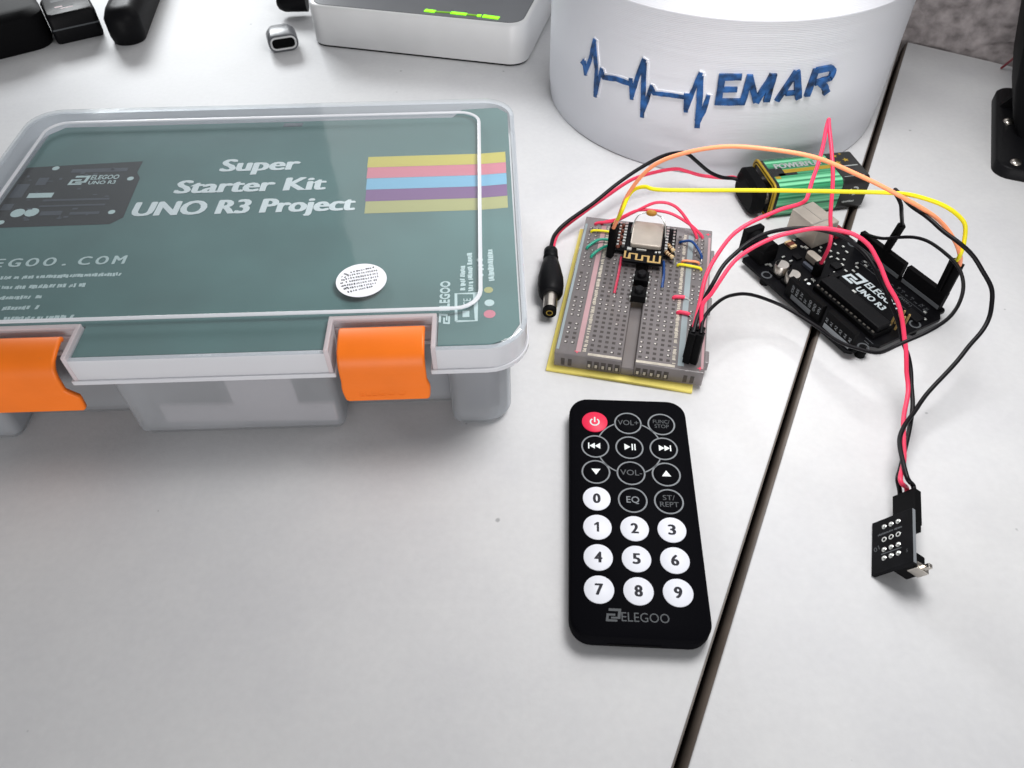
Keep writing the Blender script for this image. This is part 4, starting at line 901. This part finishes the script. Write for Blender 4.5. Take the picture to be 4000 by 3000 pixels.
for x, y in sp:
    w_, h_ = rn.choice([(1.6, 0.8), (0.8, 1.6), (1.2, 0.9), (2.0, 1.2)]); z_ = ZP + rn.uniform(0.4, 0.9)
    part('chip_part', MB().box(x - w_ / 2, y - h_ / 2, ZP + 0.02, x + w_ / 2, y + h_ / 2, z_), M['solder'], un, smooth=0, bevel=0.1)
for x0, y0, x1, y1 in ((22, 30.6, 26, 34.6), (10.2, 8.0, 14.4, 16.0), (27, 25, 30, 29), (9.5, 20.2, 13, 23), (59, 36, 66, 40.4)):
    part('chip_part', MB().box(x0, y0, ZP + 0.02, x1, y1, ZP + 1.1), M['black'], un, smooth=0, bevel=0.1)
part('reset_button', MB().box(3, 46, ZP + 0.02, 9, 52, ZP + 2.4).lathe([(0.01, ZP + 2.4), (1.7, ZP + 2.4), (1.6, ZP + 3.5), (0.01, ZP + 3.5)], 6, 49, 18), M['w_dark'], un, smooth=40)
pins = MB()
for i in range(3):
    for j in range(2): pins.box(62.0 + j * 2.54 - 0.32, 26 + i * 2.54 - 0.32, ZP, 62.0 + j * 2.54 + 0.32, 26 + i * 2.54 + 0.32, ZP + 6)
part('pin_header', pins, M['gold'], un, smooth=0)
part('power_led', MB().disc(26.9, 14.6, 0.8, ZP + 0.05, 16), M['ink_white'], un, smooth=0)
part('board_mark', logo_mark(30.2, 30.4, ZP + 0.04, 7.8, 7.0), M['ink_pcb'], un, smooth=0)
part('board_lettering', merge(heavy('ELEGOO', 38.6, 34.6, ZP + 0.04, 3.6, 17.5, fat=0.4), heavy('UNO R3', 38.6, 29.6, ZP + 0.04, 3.0, 15.0, fat=0.4)), M['ink_pcb'], un, smooth=0)
lg = MB()
for k, t_ in enumerate(['13', '12', '~11', '~10', '~9', '8', '', '7', '~6', '~5', '4', '~3', '2', 'TX', 'RX']):
    if t_: lg = merge(lg, glyphs(t_, 27.4 + k * 2.5, 45.0, ZP + 0.04, 1.3, None, rot=90))
lg = merge(lg, glyphs('DIGITAL (PWM~)', 42.5, 41.6, ZP + 0.04, 1.5, 15.0), MB().rect(27, 43.6, 64, 43.75, ZP + 0.04), MB().rect(43, 38.9, 58, 39.05, ZP + 0.04),
           glyphs('ANALOG IN', 51, 6.3, ZP + 0.04, 1.4, 11.0), glyphs('POWER', 31.5, 6.2, ZP + 0.04, 1.5, 7.0), scribble(24.5, 9.6, 29.5, 9.6, 1.3, ZP + 0.04, seed=3), scribble(24.5, 11.6, 28, 11.6, 1.2, ZP + 0.04, seed=5),
           MB().rect(63.5, 10.5, 66.0, 10.8, ZP + 0.04), MB().rect(62.5, 12.2, 66.6, 12.4, ZP + 0.04))
part('board_legend', lg, M['ink_dim'], un, smooth=0)
part('legend_block', MB().rect(33.2, 7.8, 38.8, 8.9, ZP + 0.05).rect(33.2, 9.2, 38.8, 10.2, ZP + 0.05).rect(33.2, 10.5, 38.8, 11.3, ZP + 0.05), M['ink_dim'], un, smooth=0)
part('pin_socket', MB().box(22.4, 19.6, ZP + 0.02, 25.4, 22.6, ZP + 6.5), M['matte'], un, smooth=0, bevel=0.15)

# ------------------------------------------------------------------ sensor module leaning on its receiver
BL, sx_, sy_, sz_ = S_BL, S_X, S_Y, S_Z
LX, LY = 14.7, 18.8
sen = thing('infrared_sensor', 'tiny black sensor board tipped on edge, its solder points showing, plugged to three wires', 'sensor module')
sen.matrix_world = Matrix(((sx_.x, sy_.x, sz_.x, BL.x * MM), (sx_.y, sy_.y, sz_.y, BL.y * MM), (sx_.z, sy_.z, sz_.z, BL.z * MM), (0, 0, 0, 1)))
up_ = 1 if sz_.z > 0 else -1
part('circuit_board', MB().box(0, 0, -1.3 * up_ if up_ > 0 else 0, LX, LY, 0 if up_ > 0 else 1.3), M['pcb'], sen, smooth=0, bevel=0.08)
part('board_edge', MB().box(LX + 0.01, 0.1, -1.2, LX + 0.08, LY - 0.1, -0.1), M['ink_grey'], sen, smooth=0)
pd = MB()
for y in (15.8, 11.2, 7.6, 4.6):
    for k in range(3): pd.lathe([(0.01, 0.5), (0.5, 0.42), (0.85, 0.05)] if y != 11.2 else [(0.5, 0.05), (0.85, 0.06), (0.9, 0.04)], 4.6 + k * 2.54, y, 14)
part('solder_point', pd, M['solder'], sen, smooth=60)
part('board_legend', merge(MB().rect(3.6, 6.0, 10.8, 6.35, 0.05), glyphs('01', 1.2, 7.6, 0.05, 1.6, 2.0, rot=20), glyphs('S', 12.4, 4.0, 0.05, 1.0), scribble(2.4, 13.4, 10.8, 13.4, 0.8, 0.05, seed=8)), M['ink_dim'], sen, smooth=0)
part('plug', MB().box(6.2, LY - 3.8, -4.4, 14.4, LY + 8.8, -1.6), M['matte'], sen, smooth=0, bevel=0.2)
part('receiver', MB().box(6.0, 0.6, -7.4, 12.6, 6.2, -1.5), M['matte'], sen, smooth=0, bevel=0.4)
part('receiver_shell', MB().box(9.6, 0.4, -7.8, 13.4, 2.6, -3.2).box(12.7, 0.8, -6.4, 15.8, 2.2, -5.0), M['metal'], sen, smooth=0, bevel=0.25)
part('indicator', MB().box(13.0, 11.5, -3.0, 15.2, 14.5, -1.5), M['matte'], sen, smooth=0, bevel=0.2)

# ------------------------------------------------------------------ white pot with raised blue emblem
PX, PY, PR_ = 111.3, 406.8, 88.0
pot = thing('printed_pot', 'big round white 3D printed pot with a blue heartbeat line and lettering', 'pot', (PX, PY, 0))
part('body', MB().lathe([(0.01, 0.35), (PR_ - 0.9, 0.35), (PR_ - 0.5, 0.7), (PR_ - 0.45, 7.0), (PR_, 7.4), (PR_, 40), (PR_, 73.4), (PR_ + 0.35, 73.9), (PR_ + 0.35, 74.5), (PR_, 75.0), (PR_ - 0.1, 112), (PR_ - 4, 113), (0.01, 113)], 0, 0, 160), M['pot'], pot, smooth=50)
def on_pot(th, z, r): a = math.radians(th); return (r * math.sin(a), -r * math.cos(a), z)
def emblem(strokes, m_, k0=0):  # stroke points traced from image pixels and cast onto the pot wall
    for k, (pts, w0, w1) in enumerate(strokes):
        n_ = len(pts); L = []; R = []; P = [Vector((math.radians(t) * PR_, z)) for t, z in pts]
        for i in range(n_):
            a = P[max(i - 1, 0)]; b = P[min(i + 1, n_ - 1)]; dd = (b - a).normalized(); q = Vector((-dd.y, dd.x)); w_ = (w0 + (w1 - w0) * i / max(1, n_ - 1)) * (1 + 0.22 * noise.noise(Vector((i * 0.9, k * 3.1, k0))))
            L.append(P[i] + q * w_ / 2); R.append(P[i] - q * w_ / 2)
        rr = PR_ + 1.0 + 0.012 * (k + k0); vs = []
        for p in L + R: vs.append(on_pot(math.degrees(p.x / PR_), p.y, rr))
        for p in L + R: vs.append(on_pot(math.degrees(p.x / PR_), p.y, PR_ - 0.6))
        N = 2 * n_; fs = []
        for i in range(n_ - 1):
            fs += [(i, n_ + i, n_ + i + 1, i + 1), (i, i + 1, N + i + 1, N + i), (n_ + i + 1, n_ + i, N + n_ + i, N + n_ + i + 1)]
        fs += [(n_, 0, N, N + n_), (n_ - 1, 2 * n_ - 1, N + 2 * n_ - 1, N + n_ - 1)]
        m_.add(vs, fs)
    return m_
def dense(pts, k=4):
    o = []
    for a, b in zip(pts, pts[1:]): o += [(a[0] + (b[0] - a[0]) * i / k, a[1] + (b[1] - a[1]) * i / k) for i in range(k)]
    return o + [pts[-1]]
HB = [[(-58.24, 39.08), (-57.26, 37.81)], [(-57.2, 39.72), (-56.07, 33.04)], [(-56.24, 34.32), (-54.29, 41.89), (-52.91, 52.24)], [(-53.1, 50.37), (-51.26, 39.03), (-50.97, 25.32)], [(-50.93, 27.12), (-49.14, 40.65)], [(-49.28, 39.49), (-48.23, 36.87), (-43.25, 38.8), (-37.79, 38.9)], [(-38.24, 41.52), (-37.1, 31.69)], [(-37.23, 33.35), (-35.99, 43.51), (-34.55, 51.97)], [(-34.54, 50.55), (-33.64, 37.92), (-33.0, 24.64)], [(-33.15, 27.9), (-32.07, 33.96), (-31.31, 41.19)], [(-31.32, 40.12), (-30.3, 37.78), (-25.48, 38.68), (-20.89, 38.91)], [(-20.72, 40.76), (-20.02, 31.94)], [(-20.17, 33.42), (-19.16, 41.56), (-17.74, 51.06)], [(-17.67, 49.51), (-16.65, 37.62), (-15.99, 25.18)], [(-16.24, 28.42), (-15.07, 33.77), (-14.5, 41.33)]]
WD_ = [(2.0, 1.2), (1.6, 1.0), (1.4, 1.3), (1.5, 1.2), (1.5, 1.0), (1.6, 1.5), (1.2, 1.2), (1.4, 1.4), (1.6, 1.2), (1.6, 1.0), (1.3, 1.2), (1.4, 1.3), (1.5, 1.3), (1.7, 1.6), (1.8, 1.2)]
part('emblem_relief', emblem([([(t + 0.35, z + 0.35) for t, z in dense(p)], a * 1.6 + 0.7, b * 1.5 + 0.7) for p, (a, b) in zip(HB, WD_)], MB(), -42), M['pot'], pot, smooth=30)
part('heartbeat_line', emblem([(dense(p), a * 1.6, b * 1.5) for p, (a, b) in zip(HB, WD_)], MB()), M['blue'], pot, smooth=30)
LT_ = [[(-11.79, 51.3), (-11.38, 37.24)], [(-12.34, 49.98), (-6.43, 50.59)], [(-12.13, 44.3), (-6.91, 44.87)], [(-12.18, 38.6), (-4.03, 39.36)], [(-4.25, 51.63), (-4.66, 38.19)], [(-4.33, 51.16), (-0.87, 39.23)], [(1.99, 51.88), (-0.95, 39.07)], [(2.26, 52.02), (2.09, 39.29)], [(8.7, 52.63), (5.1, 39.39)], [(8.7, 52.63), (11.62, 39.59)], [(7.19, 42.73), (10.84, 42.66)], [(14.64, 52.65), (14.1, 40.22)], [(14.69, 51.87), (19.33, 51.97), (20.67, 50.18), (20.45, 47.09), (15.54, 46.17)], [(16.56, 46.56), (19.23, 43.45), (20.61, 39.95)]]
LW_ = [2.6, 2.4, 2.0, 2.4, 2.4, 2.4, 2.4, 2.4, 2.2, 2.6, 1.8, 2.4, 2.2, 2.6]
part('raised_lettering', emblem([(dense(p), w_ * 1.12, w_ * 1.12) for p, w_ in zip(LT_, LW_)], MB(), 20), M['blue'], pot, smooth=30)

# ------------------------------------------------------------------ router
ro_ = thing('router', 'flat white router with a grey top panel and a row of green lights', 'router', (1.0, 436.0, 0), -14.6)
f0 = rrect(-124.5, -0.5, 9.5, 95, 11, 8); f1 = rrect(-123.5, 0.5, 8.5, 94, 10, 8); f2 = rrect(-121.8, 2.2, 6.8, 92.3, 8.6, 8)
part('base_plate', MB().prism(rrect(-123.8, 0.2, 8.8, 94.4, 10.4, 8), 0.05, 0.9), M['matte'], ro_, smooth=40)
part('housing', MB().loft([(f0, 1.3), (f0, 22.0), (f1, 23.6), (f2, 23.9)]), M['silver'], ro_, smooth=50)
part('top_panel', MB().prism(f2, 23.91, 24.0), M['router_top'], ro_, smooth=0)
part('panel_groove', MB().band(f2, rrect(-121.4, 2.6, 6.4, 91.9, 8.3, 8), 23.95, 24.06), M['ink_dim'], ro_, smooth=0)
lz = 24.1
LEDS = [(-51.6, 7.5), (-45.2, 7.0), (-35.1, 7.7), (-26.4, 7.4), (-20.1, 7.2), (-17.9, 7.4), (-16.8, 7.3), (-7.1, 6.6)]
def bar(a, b, w_, m, lab=None):
    a = Vector(a); b = Vector(b); d_ = (b - a).normalized(); q = Vector((-d_.y, d_.x)) * w_ / 2
    part('status_light', MB().prism([tuple(a - q), tuple(b - q), tuple(b + q), tuple(a + q)], 24.02, 24.35), m, ro_, smooth=0, label=lab)
bar(LEDS[0], LEDS[1], 3.0, M['led']); bar(LEDS[1], LEDS[2], 1.3, M['led_dim'], 'dim stretch of the green light row'); bar((Vector(LEDS[2]) + (Vector(LEDS[1]) - Vector(LEDS[2])) * 0.08), LEDS[3], 2.6, M['led'])
bar(LEDS[3], LEDS[4], 1.3, M['led_dim'], 'dim stretch of the green light row'); bar(LEDS[4], LEDS[5], 2.6, M['led']); bar(LEDS[6], LEDS[7], 3.2, M['led'])
for k in range(4):
    p = Vector(LEDS[0]) + (Vector(LEDS[7]) - Vector(LEDS[0])) * (0.35 + 0.18 * k)
    part('panel_icon', MB().rect(p.x - 0.8, p.y + 3.2, p.x + 0.8, p.y + 4.4, 24.03), M['ink_dim'], ro_, smooth=0)

# ------------------------------------------------------------------ small plugs left of the router
cp2 = thing('cable_plug', 'grey hooded cable plug with a black mouth beside the router\'s left corner', 'plug', (-133.4, 458.6, 0.0), 18)
sh = rrect(-8.6, 0.4, 8.6, 10.0, 4.2, 6); si = rrect(-6.6, 1.6, 6.6, 8.2, 2.6, 6); n_ = len(sh); hm = MB(); vs = []
for y, sc_ in ((0, 1.0), (1.0, 1.03), (12, 1.03), (20, 0.82), (24, 0.5)): vs += [(x * sc_, y, 0.4 + (z - 0.4) * sc_) for x, z in sh]
vs += [(x, 0, z) for x, z in si] + [(x, 7, z) for x, z in si]
fs = []
for k in range(4): fs += [(k * n_ + i, k * n_ + (i + 1) % n_, (k + 1) * n_ + (i + 1) % n_, (k + 1) * n_ + i) for i in range(n_)]
fs += [tuple(range(4 * n_, 5 * n_))]
fs += [(i, 5 * n_ + i, 5 * n_ + (i + 1) % n_, (i + 1) % n_) for i in range(n_)] + [(5 * n_ + i, 6 * n_ + i, 6 * n_ + (i + 1) % n_, 5 * n_ + (i + 1) % n_) for i in range(n_)] + [tuple(range(6 * n_, 7 * n_))]
hm.add(vs, fs)
fix_normals(part('hood', hm, M['router_top'], cp2, smooth=50))
part('mouth', MB().add([(x * 0.98, 0.35, z) for x, z in si] + [(x * 0.98, 6.5, z) for x, z in si], [tuple(range(n_)), tuple(range(n_, 2 * n_))[::-1]] + [(i, n_ + i, n_ + (i + 1) % n_, (i + 1) % n_) for i in range(n_)]), M['matte'], cp2, smooth=40)
part('lip', MB().tube([(x * 1.08, -0.1, 0.3 + z * 1.02) for x, z in si] + [(si[0][0] * 1.08, -0.1, 0.3 + si[0][1] * 1.02)], 0.55, 8), M['silver'], cp2, smooth=60)
bc = thing('black_plug', 'round ended black plug half hidden behind the router\'s left corner', 'plug', (-138.0, 510.3, 2.0), -10)
part('body', MB().tube([(-9, 0, 6), (-8.4, 0, 6), (-7, 0, 6), (-4, 0, 6), (10, 3, 6)], [0.8, 2.8, 4.6, 5.8, 6.0], 24), M['black'], bc, smooth=60)

# ------------------------------------------------------------------ black things at the upper left
bx = thing('black_case', 'large black case cut off by the photo\'s upper left corner', 'case', (-281, 470, 0), 33)
part('shell', MB().loft([(rrect(-120, -1, 5, 120, 12, 8), 0.0), (rrect(-121, -2, 6, 121, 13, 8), 3), (rrect(-121, -2, 6, 121, 13, 8), 19), (rrect(-117, 2, 2, 117, 9, 8), 22)]), M['matte'], bx, smooth=50)
cd = thing('card_reader', 'small black boxy connector with faint red print between two larger black things', 'connector', (-263.5, 479.0, 0), 30)
part('shell', MB().loft([(rrect(-13.5, 0, 13.5, 30, 2.5, 4), 0), (rrect(-14, -0.5, 14, 30.5, 3, 4), 2), (rrect(-14, -0.5, 14, 30.5, 3, 4), 15), (rrect(-12.5, 1, 12.5, 29, 2.5, 4), 17)]), M['black'], cd, smooth=50)
part('red_print', MB().rect(-7, 10.5, -2.5, 12, 17.05).rect(-4, 7.5, 3, 8.4, 17.05), M['w_dark'], cd, smooth=0)
part('grey_print', MB().rect(-2, 10.5, 4.0, 12, 17.05).rect(-8, 19.5, 1, 23.5, 17.05), M['ink_dim'], cd, smooth=0)
part('groove', MB().box(-13.4, -0.62, 8.2, 13.4, -0.4, 9.0), M['ink_dim'], cd, smooth=0)
lg_ = thing('rounded_foot', 'smooth black round ended foot standing right of the small black connector', 'foot', (-234, 483, 0), 8)
part('shell', MB().loft([(rrect(-9.4, -13, 9.4, 140, 9.0, 10), 0), (rrect(-10.5, -14, 10.5, 141, 10.2, 10), 4), (rrect(-10.5, -14, 10.5, 141, 10.2, 10), 14), (rrect(-8, -10.5, 8, 138, 7.8, 10), 19), (rrect(-4, -6, 4, 134, 3.9, 10), 20.5)]), M['black'], lg_, smooth=60)

# ------------------------------------------------------------------ black stand at the right edge
sd = thing('black_stand', 'black upright stand on a rounded base plate with a silver screwhead and a sheen spot at the right edge', 'stand', (231.4, 317.1, 0), -23.3)
part('base_plate', MB().loft([(rrect(0, 0, 95, 84, 8, 6), 0.05), (rrect(0, 0, 95, 84, 8, 6), 5.0), (rrect(0.8, 0.8, 94.2, 83.2, 7.2, 6), 5.8)]), M['black'], sd, smooth=50)
part('upright', MB().loft([(rrect(x0, y0, 74, 80, 3, 4), z) for x0, y0, z in ((9, 31, 5.9), (4, 30, 14), (-2, 27, 30), (-9, 21, 55), (-15, 14, 85), (-17, 10, 120))]), M['matte'], sd, smooth=50)
part('rib', MB().add([(1.5, 60, 5.85), (12, 60, 5.85), (12, 60, 22), (1.5, 63, 5.85), (12, 63, 5.85), (12, 63, 22)], [(0, 1, 2), (5, 4, 3), (0, 3, 4, 1), (1, 4, 5, 2), (2, 5, 3, 0)]), M['matte'], sd, smooth=0)
for x, y in ((5.6, 45), (8.5, 6.0)): part('screw_and_sheen', MB().lathe([(0.01, 7.4), (1.5, 7.1), (2.4, 6.4), (2.6, 5.82)], x, y, 20), M['metal'], sd, smooth=50)  # the front one is a sheen spot, shaped as a second screwhead
tag(part('thin_wire', MB().tube(curve([(282.0, 422.7, 1.0), (281.3, 417.6, 7.0), (279.0, 410.6, 14.0), (276.1, 402.2, 22.0)], 8), 0.7, 8), M['w_dark'], smooth=70), 'thin dark red wire rising from the desk\'s back edge behind the black stand', 'wire')
